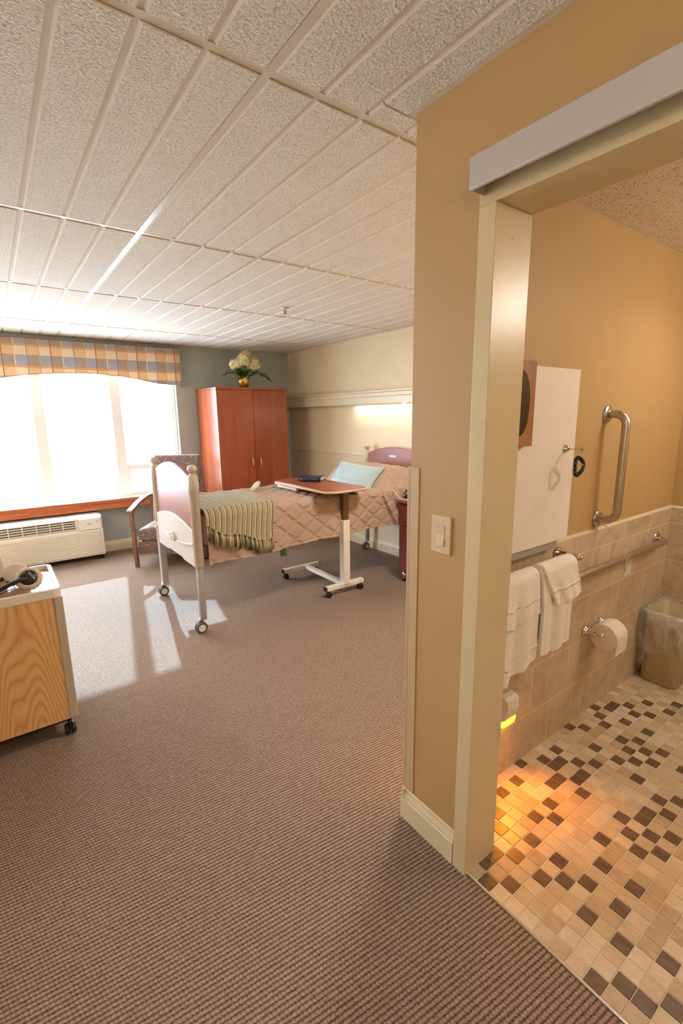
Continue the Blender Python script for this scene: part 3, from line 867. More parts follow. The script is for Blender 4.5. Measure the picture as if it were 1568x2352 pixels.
# armchair by the window
def armchair():
    t = thing('armchair', 'high-backed armchair with small-squares fabric and brown wooden arms', 'armchair', (1.27, 4.86, 0), math.radians(-35))
    def rounded(b, x0, x1, y0, y1, z0, z1, dome=0, r=0.03):
        b.box(x0, x1, y0, y1, z0, z1, bev=r, seg=3)
        if dome:
            for v in b.bm.verts:
                if v.co.z > (z0 + z1) / 2:
                    u = (v.co.x - x0) / (x1 - x0) * 2 - 1; w_ = (v.co.y - y0) / (y1 - y0) * 2 - 1
                    v.co.z += dome * (1 - u * u) * (1 - w_ * w_)
    b = B(); rounded(b, -0.24, 0.24, 0.0, 0.52, 0.275, 0.40, r=0.035)
    bmesh.ops.subdivide_edges(b.bm, edges=[e for e in b.bm.edges if e.calc_length() > 0.12], cuts=5, use_grid_fill=True)
    for v in b.bm.verts:
        if v.co.z > 0.36: v.co.z += 0.045 * (1 - (v.co.x / 0.24) ** 2) * (1 - ((v.co.y - 0.24) / 0.3) ** 2)
    obj('seat', b, 'chairfab', t, local=True, smooth=True, boxuv=1)
    b = B(); b.box(-0.245, 0.245, 0.01, 0.54, 0.135, 0.273, bev=0.012); obj('seat_base', b, 'chairfab', t, local=True, boxuv=1)
    b = B(); b.box(-0.262, 0.262, -0.05, 0.05, 0.0, 0.775, bev=0.03, seg=3)
    sh = Matrix.Shear('XY', 4, (0.0, 0.24))
    for v in b.bm.verts: v.co = Vector((v.co.x, v.co.y + 0.52 + 0.24 * v.co.z, v.co.z + 0.33))
    obj('backrest', b, 'chairfab', t, local=True, boxuv=1)
    for sx in (-1, 1):
        x = sx * 0.275
        lg = B(); pts = [(0.012, 0), (0.0, 0.12), (-0.004, 0.28), (0.012, 0.38), (-0.01, 0.47), (-0.012, 0.54), (-0.005, 0.60)]
        wd = [0.016, 0.02, 0.024, 0.028, 0.022, 0.022, 0.024]
        for (ya, za), (yb, zb), wa, wb in zip(pts, pts[1:], wd, wd[1:]):
            lg.prism([(ya - wa, za), (ya + wa, za), (yb + wb, zb), (yb - wb, zb)], 'x', x - 0.019, x + 0.019)
        obj('leg', lg, 'armwood', t, local=True, bev=0.004)
        lg = B(); pts = [(0.66, 0), (0.60, 0.2), (0.57, 0.4), (0.58, 0.66)]
        for (ya, za), (yb, zb) in zip(pts, pts[1:]): lg.prism([(ya - 0.02, za), (ya + 0.02, za), (yb + 0.022, zb), (yb - 0.022, zb)], 'x', x - 0.018, x + 0.018)
        obj('leg', lg, 'armwood', t, local=True, bev=0.004)
        am = B(); N = 16; top = []; bot = []
        for i in range(N + 1):
            s_ = i / N; y = -0.06 + 0.66 * s_; z = 0.605 + 0.075 * math.sin(PI * 0.62 * s_) - 0.018 * (1 - s_) ** 6
            th = 0.03 + 0.01 * math.exp(-((s_ - 0.02) / 0.1) ** 2); top.append((y, z + th / 2)); bot.append((y, z - th / 2))
        am.prism(top + bot[::-1], 'x', x - 0.03, x + 0.03)
        obj('armrest', am, 'armwood', t, local=True, bev=0.008)


armchair()


# ------------------------------------------------------------------ hospital bed
def caster(parent, x, y, r=0.042, dirx=0, m='taupe'):
    b = B()
    for dx in (-0.014, 0.014): b.lathe([(r * 0.9, -0.009), (r, -0.005), (r, 0.005), (r * 0.9, 0.009)], (x + (0 if dirx else dx), y + (dx if dirx else 0), r), axis='y' if dirx else 'x', seg=24)
    w_ = obj('caster', b, 'rubber', parent)
    h = B()
    ax = 'y' if dirx else 'x'
    h.lathe([(r * 0.62, -0.026), (r * 0.62, 0.026)], (x, y, r), axis=ax, seg=20)
    obj('hub', h, 'offwhite', w_)
    h = B().prism([(y - 0.03, r + 0.01), (y + 0.028, r + 0.01), (y + 0.02, 2 * r + 0.008), (y - 0.02, 2 * r + 0.01)], 'x', x - 0.006, x + 0.006).cyl((x, y, 2 * r), (x, y, 2 * r + 0.03), 0.014, seg=14) if not dirx else \
        B().prism([(x - 0.03, r + 0.01), (x + 0.028, r + 0.01), (x + 0.02, 2 * r + 0.008), (x - 0.02, 2 * r + 0.01)], 'y', y - 0.006, y + 0.006).cyl((x, y, 2 * r), (x, y, 2 * r + 0.03), 0.014, seg=14)
    obj('fork', h, 'chrome', w_)
    return w_


def bedboard(t, X, sgn, ytop, foot):
    """footboard (foot=True) or headboard; sgn = direction the good face looks"""
    y0, y1 = 3.13, 4.045
    nm = 'footboard' if foot else 'headboard'
    yc = (y0 + y1) / 2; hw = (y1 - y0) / 2 - 0.02
    top = lambda y: 1.095 + 0.085 * (1 - ((y - yc) / hw) ** 2)
    mid = lambda y: 0.742 + 0.06 * (1 - ((y - yc) / hw) ** 2)
    N = 28; ys = [y0 + 0.02 + (y1 - y0 - 0.04) * i / N for i in range(N + 1)]
    pan = B().prism([(y, top(y)) for y in ys] + [(y, 0.60) for y in ys[::-1]], 'x', X - 0.010, X + 0.010)
    o = obj(nm, pan, 'mauve', t, bev=0.003)
    def strip(b, zf, r, xo):
        b.tube([(xo, y, zf(y)) for y in ys], r, 10)
    e = B(); strip(e, lambda y: top(y) + 0.0, 0.0102, X); obj('edge_trim', e, 'mauve', o)
    lowz = lambda y: 0.492 - 0.012 * (abs((y - yc) / hw) > 0.4)
    MT['bedpanel'] = MT.get('bedpanel') or plain('bed_panel_plastic', C(192, 181, 170), 0.45, var=0.01)
    low = B().prism([(y, mid(y)) for y in ys] + [(y, lowz(y)) for y in ys[::-1]], 'x', X - 0.022, X + 0.022)
    p = obj('lower_panel', low, 'bedpanel', t, bev=0.006)
    e = B(); smile = lambda y: 0.652 - 0.052 * (1 - ((y - yc) / hw) ** 2)
    e.prism([(y, smile(y) + 0.008) for y in ys] + [(y, smile(y) - 0.012) for y in ys[::-1]], 'x', X + sgn * 0.018, X + sgn * 0.031)
    obj('moulding', e, 'bedpanel', p, bev=0.004)
    if foot:
        N2 = 14; arc = [(3.6 + 0.062 * math.cos(PI * i / N2), 0.598 + 0.064 * math.sin(PI * i / N2)) for i in range(N2 + 1)]
        g = obj('release_grip', B().prism(arc, 'x', X - 0.048, X - 0.02), 'offwhite', t, bev=0.006)
        arc2 = [(3.6 + 0.046 * math.cos(PI * i / N2), 0.602 + 0.047 * math.sin(PI * i / N2)) for i in range(N2 + 1)]
        obj('grip_recess', B().prism(arc2, 'x', X - 0.0495, X - 0.047), plain('grip_grey', C(120, 112, 104), 0.7), g)
        fb_ = B()
        for q in (-0.024, 0, 0.024): fb_.box(X - 0.052, X - 0.0485, 3.6 + q - 0.007, 3.6 + q + 0.007, 0.604, 0.637, bev=0.001)
        obj('grip_bars', fb_, 'offwhite', g)
    for yy in (y0, y1):
        pst = B().lathe([(0.030, 0.49), (0.033, 0.495), (0.033, 1.01), (0.0365, 1.014), (0.0365, 1.085), (0.033, 1.092), (0.033, 1.12), (0.029, 1.134), (0.019, 1.139), (0.017, 1.147), (0.022, 1.151),
                         (0.030, 1.160), (0.0335, 1.174), (0.030, 1.189), (0.018, 1.201), (0.004, 1.205)], (X, yy, 0), seg=28)
        po = obj('post', pst, 'taupe', t)
        lgp = B().lathe([(0.026, 0.10), (0.026, 0.50)], (X, yy, 0), seg=22) if not (foot and yy == y1) else B().box(X - 0.026, X + 0.026, yy - 0.026, yy + 0.026, 0.10, 0.50).box(X - 0.012, X + 0.012, yy - 0.029, yy - 0.026, 0.11, 0.5)
        obj('leg', lgp, 'greym', t, bev=0.002)
        caster(t, X - 0.02, yy + 0.0, dirx=1)


def quilt_h(x, s):
    """stitched ogee pattern: depth of the seam at (x, s)"""
    L, Hh, A = 0.18, 0.070, 0.0255
    k0 = math.floor(s / Hh); best = 1
    for k in (k0 - 1, k0, k0 + 1, k0 + 2):
        ph = 0 if k % 2 == 0 else PI
        c = k * Hh + A * math.sin(2 * PI * x / L + ph)
        sl = A * 2 * PI / L * math.cos(2 * PI * x / L + ph)
        d = abs(s - c) / math.sqrt(1 + sl * sl)
        best = min(best, d)
    return -1.1 * math.exp(-(abs(best - 0.0068) / 0.0036) ** 2) + 0.8 * min(best / 0.028, 1) ** 0.7


ZT = 0.868
YN, YFa = 3.135, 4.03


def bed():
    t = thing('hospital_bed', 'hospital bed with white posts and rose panels, made up with a beige quilt', 'bed', (2.2, 3.58, 0))
    bedboard(t, 1.055, -1, None, True)
    bedboard(t, 3.325, -1, None, False)
    hb = bpy.data.objects['headboard']
    pl = obj('label_plate', B().box(3.3105, 3.3145, 3.565, 3.665, 1.083, 1.105, bev=0.001), plain('lavender_white_label', C(206, 204, 226), 0.4), hb)
    # deck frame
    fr = B().box(1.10, 3.29, YN + 0.045, YN + 0.085, 0.55, 0.61).box(1.10, 3.29, YFa - 0.085, YFa - 0.045, 0.55, 0.61)
    for x in (1.12, 1.7, 2.3, 2.9, 3.24): fr.box(x, x + 0.05, YN + 0.06, YFa - 0.06, 0.56, 0.60)
    obj('deck_frame', fr, plain('dark_frame_metal', C(72, 68, 64), 0.5, 0.4), t)
    obj('end_bracket', B().box(1.085, 1.2, YN + 0.02, YN + 0.035, 0.53, 0.625).box(1.085, 1.2, YN + 0.02, YN + 0.2, 0.53, 0.536), plain('bracket_grey', C(128, 120, 112), 0.5, 0.3), t)
    obj('mattress', B().box(1.11, 3.28, YN + 0.02, YFa - 0.02, 0.612, 0.835, bev=0.03, seg=3), plain('mattress_cover', C(196, 176, 160), 0.7), t)
    gs = B().box(1.755, 1.81, YN + 0.10, YN + 0.108, 0.405, 0.56)
    obj('strap', gs, plain('green_strap', C(64, 140, 30), 0.6), t, bev=0.002, label='bright green strap hanging under the bed')
    # quilt
    R = 0.055; side = 0.285; W_ = YFa - YN
    tot = 2 * side + 2 * (R * PI / 2) + (W_ - 2 * R)
    x0, x1 = 1.125, 3.28

    def hump(x, y):
        a = smoothstep(2.70, 2.84, x) * (1 - 0.35 * smoothstep(3.1, 3.3, x))
        e = 1 - 0.75 * smoothstep(0.30, 0.46, abs(y - 3.58))
        return 0.165 * a * e

    def path(s, x):
        """s from near hem (0) over the top to the far hem; returns y,z,normal(y,z)"""
        if s < side:
            f = 1 - s / side; out = 0.012 * f + 0.012 * f * math.sin(x * 9.0) + 0.008 * f * math.sin(x * 23 + 1)
            xe = 2.74 + (ZT - 0.07 - (ZT - R - (side - s))) * 0.5
            out += 0.05 * smoothstep(xe, xe + 0.014, x) * (0.5 + 0.5 * f)
            z = ZT - R - (side - s)
            return YN - out, z, -1, 0
        s -= side; q = R * PI / 2
        if s < q:
            a = s / R; out = 0.025 * smoothstep(2.75, 2.764, x) * (1 - a / (PI / 2))
            return YN - out + R - R * math.cos(a), ZT - R + R * math.sin(a), -math.cos(a), math.sin(a)
        s -= q
        if s < W_ - 2 * R: return YN + R + s, ZT, 0, 1
        s -= W_ - 2 * R
        if s < q:
            a = s / R; return YFa - R + R * math.sin(a), ZT - R + R * math.cos(a), math.sin(a), math.cos(a)
        s -= q; f = s / side
        return YFa + 0.01 * f, ZT - R - s, 1, 0

    def fn(u, v):
        x = x0 + (x1 - x0) * u; s = tot * v
        hemdrop = 0.04 * (1 - smoothstep(1.12, 2.6, x))
        y, z, ny, nz = path(s, x)
        if s < side: z -= hemdrop * (1 - s / side) - 0.0
        h = 0.0058 * quilt_h(x, s)
        wr = 0.006 * noise.noise(Vector((x * 5, s * 5, 0))) + 0.004 * noise.noise(Vector((x * 14, s * 14, 3)))
        if nz > 0: z += hump(x, y) * nz + wr
        if s < 0.012 or s > tot - 0.012 or u < 0.006: h += 0.004
        return Vector((x, y + ny * h, z + nz * h)), (x, s)
    b = B(); b.grid(580, 400, lambda u, v: fn(u, (v * 0.72 / 0.5 * 0.5) if v < 0.5 else 0.36 + (v - 0.5) * 1.28))
    o = obj('quilt', b, 'quilt', t)
    md = o.modifiers.new('s', 'SOLIDIFY'); md.thickness = 0.006; md.offset = -1


bed()


# covered bed pillow under the quilt is the hump; the decorative pillow leans on it
def pillow():
    t_loc = (2.72, 3.5, 0.93)
    def surf(sgn):
        def fn(u, v):
            a, c = u * 2 - 1, v * 2 - 1
            e = max(0.0, (1 - abs(a) ** 3.2)) ** 0.5 * max(0.0, (1 - abs(c) ** 3.2)) ** 0.5
            pin = 1 - 0.10 * (1 - abs(c) ** 2) * abs(a) ** 4; pin2 = 1 - 0.16 * (1 - abs(a) ** 2) * abs(c) ** 4
            L = a * 0.31 * pin; Hh = c * 0.16 * pin2
            th = sgn * (0.068 * e + 0.004) + 0.004 * noise.noise(Vector((a * 3, c * 3, sgn)))
            return Vector((th, L, Hh)), (u, v)
        return fn
    b = B(); b.grid(60, 40, surf(1)); b.grid(60, 40, surf(-1))
    bmesh.ops.remove_doubles(b.bm, verts=b.bm.verts, dist=0.002)
    rot = Matrix.Rotation(math.radians(4), 4, 'Z') @ Matrix.Rotation(math.radians(38), 4, 'Y') @ Matrix.Rotation(math.radians(3), 4, 'X')
    bmesh.ops.transform(b.bm, matrix=Matrix.Translation(t_loc) @ rot, verts=b.bm.verts)
    tag(obj('throw_pillow', b, 'bluepillow'), 'pale blue ribbed pillow leaning against the covered bed pillow', 'pillow')


pillow()


def throw():
    t = thing('throw_blanket', 'olive and cream striped knit throw with fringe draped over the bed foot', 'blanket', (1.38, 3.4, ZT))
    x0, x1 = 1.10, 1.69
    yt = 3.80; R = 0.06; off = 0.013
    def hem(u): return 0.03 + 0.245 * smoothstep(0.0, 1.0, u) + 0.02 * math.sin(u * 9)
    def P(u, s):
        """s: distance from the far edge"""
        top = yt - (YN + R) ; q = (R + off) * PI / 2
        if s < top: y, z, ny, nz = yt - s, ZT + off, 0, 1
        elif s < top + q:
            a = (s - top) / (R + off); y, z, ny, nz = YN + R - (R + off) * math.sin(a), ZT - R + (R + off) * math.cos(a), -math.sin(a), math.cos(a)
        else:
            d = s - top - q; y, z, ny, nz = YN - off - 0.02 * min(1, d / 0.2), ZT - R - d, -1, 0
        return y, z, ny, nz
    def fn(u, v):
        q = (R + off) * PI / 2; tot = (yt + 0.04 * math.sin(u * 5) - 0.05 * u) - (YN + R) + q + hem(u)
        s = tot * v + 0.0
        y, z, ny, nz = P(u, s)
        dn = max(0, s - (yt - YN - R)) 
        x = x0 + (x1 - x0) * u - 0.22 * dn * smoothstep(0.3, 1, u) * 0.9 - 0.02 * math.sin(s * 7 + u * 3)
        h = 0.0009 * math.sin(u * (x1 - x0) / 0.046 * 2 * PI) + 0.007 * noise.noise(Vector((x * 8, s * 8, 1)))
        return Vector((x, y + ny * h, z + nz * h)), (u * (x1 - x0), s)
    b = B(); b.grid(150, 120, fn); o = obj('knit', b, 'throw', t)
    md = o.modifiers.new('s', 'SOLIDIFY'); md.thickness = 0.006; md.offset = 1
    mats = [plain('tassel_beige', C(178, 160, 126), 0.9), plain('tassel_olive', C(110, 104, 78), 0.9), plain('tassel_brown', C(90, 72, 52), 0.9), plain('tassel_cream', C(206, 194, 160), 0.9)]
    rnd = random.Random(11); n = 46
    for k in range(n):
        u = (k + 0.5) / n; p = fn(u, 1.0)[0]; tb = B(); L = rnd.uniform(0.085, 0.115)
        tb.ball((p.x, p.y - 0.004, p.z), 0.007, 8, 6)
        for q in range(7):
            dx, dy = rnd.uniform(-0.009, 0.009), rnd.uniform(-0.007, 0.004)
            tb.tube([(p.x, p.y - 0.004, p.z), (p.x + dx, p.y - 0.006 + dy, p.z - L * 0.45), (p.x + dx * 1.1 + rnd.uniform(-0.005, 0.005), p.y - 0.004 + dy, p.z - L * rnd.uniform(0.88, 1.0))], [0.0026, 0.0026, 0.0018], 5)
        obj('fringe_tassel', tb, mats[rnd.choice((0, 0, 1, 1, 2, 3))], t)


throw()

# handset lying on the bed
t = thing('bed_remote', 'white bed control handset lying on the far side of the quilt', 'remote control', (1.86, 3.82, 0.885))
rp = [(1.76, 3.72, 0.893), (1.82, 3.79, 0.90), (1.88, 3.86, 0.91), (1.92, 3.90, 0.922)]
obj('handset', B().tube(rp, [0.014, 0.02, 0.024, 0.018], 12), 'white', t)
obj('cable', B().tube([(1.92, 3.90, 0.915), (1.96, 3.94, 0.895), (2.02, 3.98, 0.882), (2.06, 4.03, 0.87)], 0.004, 8), 'rubber', t)


# ------------------------------------------------------------------ overbed table
def overbed():
    t = thing('overbed_table', 'rolling overbed table with cherry top and cream frame beside the bed', 'overbed table', (2.3, 3.3, 0))
    zt = 0.93
    x0, x1, y0, y1 = 2.045, 2.465, 2.96, 3.88; c = 0.07
    poly = [(x0 + c, y0), (x1 - c * 0.6, y0), (x1, y0 + c * 0.9), (x1, y1 - c), (x1 - c, y1), (x0 + c, y1), (x0, y1 - c), (x0, y0 + c * 0.7)]
    top = obj('tabletop', B().prism(poly, 'z', zt - 0.02, zt), 'cherryh', t, bev=0.003)
    rm = B()
    inn = [(2.255 + (x - 2.255) * 0.93, 3.42 + (y - 3.42) * 0.965) for x, y in poly]
    rm.tube([(x, y, zt + 0.0005) for x, y in inn], 0.003, 8, closed=True)
    obj('raised_rim', rm, plain('rim_brown', C(150, 92, 66), 0.35), top)
    obj('edge_band', B().tube([(x, y, zt - 0.01) for x, y in poly], 0.0105, 10, closed=True), plain('edge_rose', C(206, 160, 134), 0.4), top)
    obj('tray_drawer', B().box(2.08, 2.34, 3.5, 3.84, 0.872, 0.906, bev=0.006).box(2.06, 2.36, 3.48, 3.86, 0.9, 0.909), 'offwhite', t)
    obj('support_rail', B().box(2.27, 2.345, 3.06, 3.8, 0.885, 0.909), 'greym', t)
    obj('height_lever', B().box(2.335, 2.375, 3.06, 3.085, 0.872, 0.905).box(2.36, 2.40, 3.05, 3.075, 0.868, 0.878), 'black', t)
    px0, px1, py0, py1 = 2.272, 2.338, 3.075, 3.14
    obj('inner_post', B().box(px0 + 0.007, px1 - 0.007, py0 + 0.007, py1 - 0.007, 0.6, 0.89), plain('bronze_post', C(112, 84, 62), 0.35, 0.6), t, bev=0.002)
    obj('outer_post', B().box(px0, px1, py0, py1, 0.09, 0.655), 'offwhite', t, bev=0.004)
    ft = B()
    bars = ((2.10, 2.50, 3.108), (2.05, 2.45, 3.745))
    for a, b_, y in bars: ft.box(a, b_, y - 0.024, y + 0.024, 0.062, 0.10)
    ft.box(2.28, 2.33, 3.12, 3.745, 0.064, 0.098)
    obj('base_frame', ft, 'offwhite', t, bev=0.004)
    for a, b_, y in bars:
        for x in (a, b_):
            sg = -1 if x == a else 1
            obj('end_cap', B().box(x - 0.004 if sg < 0 else x - 0.002, x + 0.002 if sg < 0 else x + 0.004, y - 0.025, y + 0.025, 0.061, 0.101, bev=0.001), 'black', t)
            cx = x - sg * 0.03
            bb = B()
            for dy in (-0.013, 0.013): bb.lathe([(0.021, -0.008), (0.025, -0.004), (0.025, 0.004), (0.021, 0.008)], (cx, y + dy, 0.025), axis='y', seg=20)
            bb.box(cx - 0.012, cx + 0.012, y - 0.006, y + 0.006, 0.025, 0.06)
            obj('caster', bb, 'black', t)


overbed()

# Bible-like book
def book():
    ang = math.atan2(-0.156, 0.133)
    t = thing('book', 'thick dark blue book with gilt marks on its spine on the overbed table', 'book', (2.275, 3.585, 0.9335), ang)
    L, W_, Hh = 0.203, 0.14, 0.038
    obj('cover', B().box(-L / 2, L / 2, 0, W_, 0, 0.003).box(-L / 2, L / 2, 0, W_, Hh - 0.003, Hh)
        .prism([(0.004, 0), (-0.006, 0.008), (-0.009, Hh / 2), (-0.006, Hh - 0.008), (0.004, Hh), (0.004, Hh - 0.002), (0.004, 0.002)], 'x', -L / 2, L / 2), plain('navy_leather', C(30, 40, 74), 0.45, var=0.05, bscale=300), t, local=True)
    obj('pages', B().box(-L / 2 + 0.004, L / 2 - 0.004, 0.004, W_ - 0.005, 0.003, Hh - 0.003), plain('page_edges', C(214, 200, 168), 0.8), t, local=True)
    g = B()
    g.box(-0.092, -0.07, -0.0098, -0.006, 0.008, 0.03)
    for x in (-0.055, -0.025, 0.01, 0.04): g.box(x, x + 0.003, -0.0098, -0.006, 0.009, 0.03)
    for x in (-0.045, -0.012, 0.024): g.box(x, x + 0.006, -0.0102, -0.006, 0.015, 0.024)
    g.box(0.062, 0.066, -0.0098, -0.006, 0.006, 0.032)
    obj('spine_gilding', g, plain('dull_gilt', C(132, 128, 118), 0.4, 0.4), t, local=True)


book()


# ------------------------------------------------------------------ nightstand and phone
def nightstand():
    t = thing('nightstand', 'dark cherry nightstand with three drawers at the near side of the headboard', 'nightstand', (3.13, 2.85, 0))
    x0, x1, y0, y1 = 2.885, 3.36, 2.60, 3.055
    obj('body', B().box(x0 + 0.018, x1, y0, y1, 0.10, 0.735), 'cherryd', t, bev=0.002)
    obj('top', B().box(x0 - 0.022, x1, y0 - 0.015, y1 + 0.015, 0.742, 0.765, bev=0.005), wood('nightstand_top', C(150, 92, 56), C(126, 72, 42), 0.3, 'y', 4, 0.1, 7, 90), t)
    for a, b_ in ((0.53, 0.725), (0.318, 0.525), (0.10, 0.313)):
        d = obj('drawer', B().box(x0, x0 + 0.0175, y0 + 0.002, y1 - 0.002, a, b_, bev=0.0015), 'cherryd', t)
        obj('handle', B().tube([(x0, 2.76, (a + b_) / 2), (x0 - 0.02, 2.775, (a + b_) / 2), (x0 - 0.02, 2.885, (a + b_) / 2), (x0, 2.90, (a + b_) / 2)], 0.005, 8), 'steel', d)
    for x in (x0 + 0.04, x1 - 0.04):
        for y in (y0 + 0.04, y1 - 0.04):
            l_ = obj('leg', B().cyl((x, y, 0.012), (x, y, 0.10), 0.02, seg=20), 'chrome', t)
            obj('foot_pad', B().cyl((x, y, 0), (x, y, 0.012), 0.018, 0.021, seg=20), 'black', l_)


nightstand()
t = thing('alarm_clock', 'small black rounded bedside device on the nightstand with light buttons', 'alarm clock', (3.0, 3.0, 0.766))
obj('clock_body', B().lathe([(0.03, 0), (0.038, 0.01), (0.042, 0.035), (0.036, 0.065), (0.02, 0.085), (0.004, 0.09)], (2.975, 3.03, 0.7655)), 'black', t)
bb = B()
for k in range(3): bb.cyl((2.945, 3.035 - k * 0.01, 0.80 + k * 0.014), (2.931, 3.035 - k * 0.01, 0.80 + k * 0.014), 0.004, seg=8)
obj('button', bb, 'white', t)
tag(obj('call_cord', B().tube([(2.80, 3.40, 0.885), (2.82, 3.30, 0.885), (2.84, 3.19, 0.875), (2.85, 3.10, 0.845), (2.86, 3.05, 0.81), (2.87, 3.035, 0.778), (2.90, 3.03, 0.770), (3.0, 2.9, 0.770)], 0.0045, 8), 'cord'),
    'white cord running from the bed quilt to the nightstand', 'cord')


# ------------------------------------------------------------------ oak cart with headphones
def cart():
    t = thing('oak_cart', 'rolling oak laminate cart with white edging at the left edge', 'cart', (-0.2, 2.67, 0))
    x0, x1, y0, y1 = -0.62, 0.158, 2.43, 2.90
    obj('front_panel', B().box(x0, x1 - 0.025, y0 + 0.002, y0 + 0.018, 0.09, 0.71), 'oak', t)
    obj('side_panel', B().box(x1 - 0.022, x1 - 0.004, y0 + 0.018, y1, 0.09, 0.72), 'oak', t)
    obj('back_panel', B().box(x0, x1 - 0.022, y1 - 0.02, y1 - 0.005, 0.09, 0.72), 'oak', t)
    obj('side_panel', B().box(x0, x0 + 0.018, y0 + 0.018, y1 - 0.02, 0.09, 0.708), 'oak', t)
    obj('rim_end', B().box(x0 - 0.004, x0 + 0.016, y0, y1, 0.708, 0.752), 'offwhite', t, bev=0.004)
    obj('corner_post', B().box(x1 - 0.025, x1 + 0.012, y0 - 0.002, y0 + 0.024, 0.088, 0.712), 'taupe', t, bev=0.005)
    obj('corner_post', B().box(x1 - 0.025, x1 + 0.012, y1 - 0.024, y1 + 0.002, 0.088, 0.712), 'taupe', t, bev=0.005)
    obj('top_surface', B().box(x0, x1 - 0.002, y0 + 0.012, y1 - 0.012, 0.712, 0.732), plain('glossy_oak_top', C(150, 106, 70), 0.14, var=0.06), t)
    rim = B(); r = 0.035
    pts = [(x0, y0)]
    for i in range(7): a = -PI / 2 + PI / 2 * i / 6; pts.append((x1 + 0.01 - r + r * math.cos(a), y0 + r + r * math.sin(a)))
    for i in range(7): a = PI / 2 * i / 6; pts.append((x1 + 0.01 - r + r * math.cos(a), y1 - r + r * math.sin(a)))
    pts.append((x0, y1))
    def off(p, q, d):
        out = []
        for i, v in enumerate(p):
            a = Vector(p[max(i - 1, 0)]); c = Vector(p[min(i + 1, len(p) - 1)]); tt = (c - a).normalized(); out.append((v[0] - tt.y * d, v[1] + tt.x * d))
        return out
    inn = off(pts, 0, 0.018)
    for i in range(len(pts) - 1):
        a, c, d, e = pts[i], pts[i + 1], inn[i + 1], inn[i]
        for z in (0.708, 0.752): rim.quad([(a[0], a[1], z), (c[0], c[1], z), (d[0], d[1], z), (e[0], e[1], z)])
        rim.quad([(a[0], a[1], 0.708), (c[0], c[1], 0.708), (c[0], c[1], 0.752), (a[0], a[1], 0.752)])
        rim.quad([(e[0], e[1], 0.708), (d[0], d[1], 0.708), (d[0], d[1], 0.752), (e[0], e[1], 0.752)])
    bmesh.ops.remove_doubles(rim.bm, verts=rim.bm.verts, dist=0.0002)
    obj('rim', rim, 'offwhite', t, bev=0.004)
    obj('plinth', B().box(x0, x1 - 0.02, y0 + 0.03, y1 - 0.02, 0.066, 0.089), 'black', t)
    for x, y in ((0.128, 2.455), (0.128, 2.87), (-0.58, 2.455), (-0.58, 2.87)):
        bb = B()
        for dx in (-0.013, 0.013): bb.lathe([(0.021, -0.011), (0.027, -0.006), (0.028, 0.0), (0.027, 0.006), (0.021, 0.011)], (x + dx, y, 0.028), axis='x', seg=22)
        bb.cyl((x, y, 0.03), (x, y, 0.07), 0.009, seg=12).box(x - 0.004, x + 0.004, y - 0.03, y + 0.02, 0.03, 0.058)
        obj('caster', bb, 'black', t)


cart()


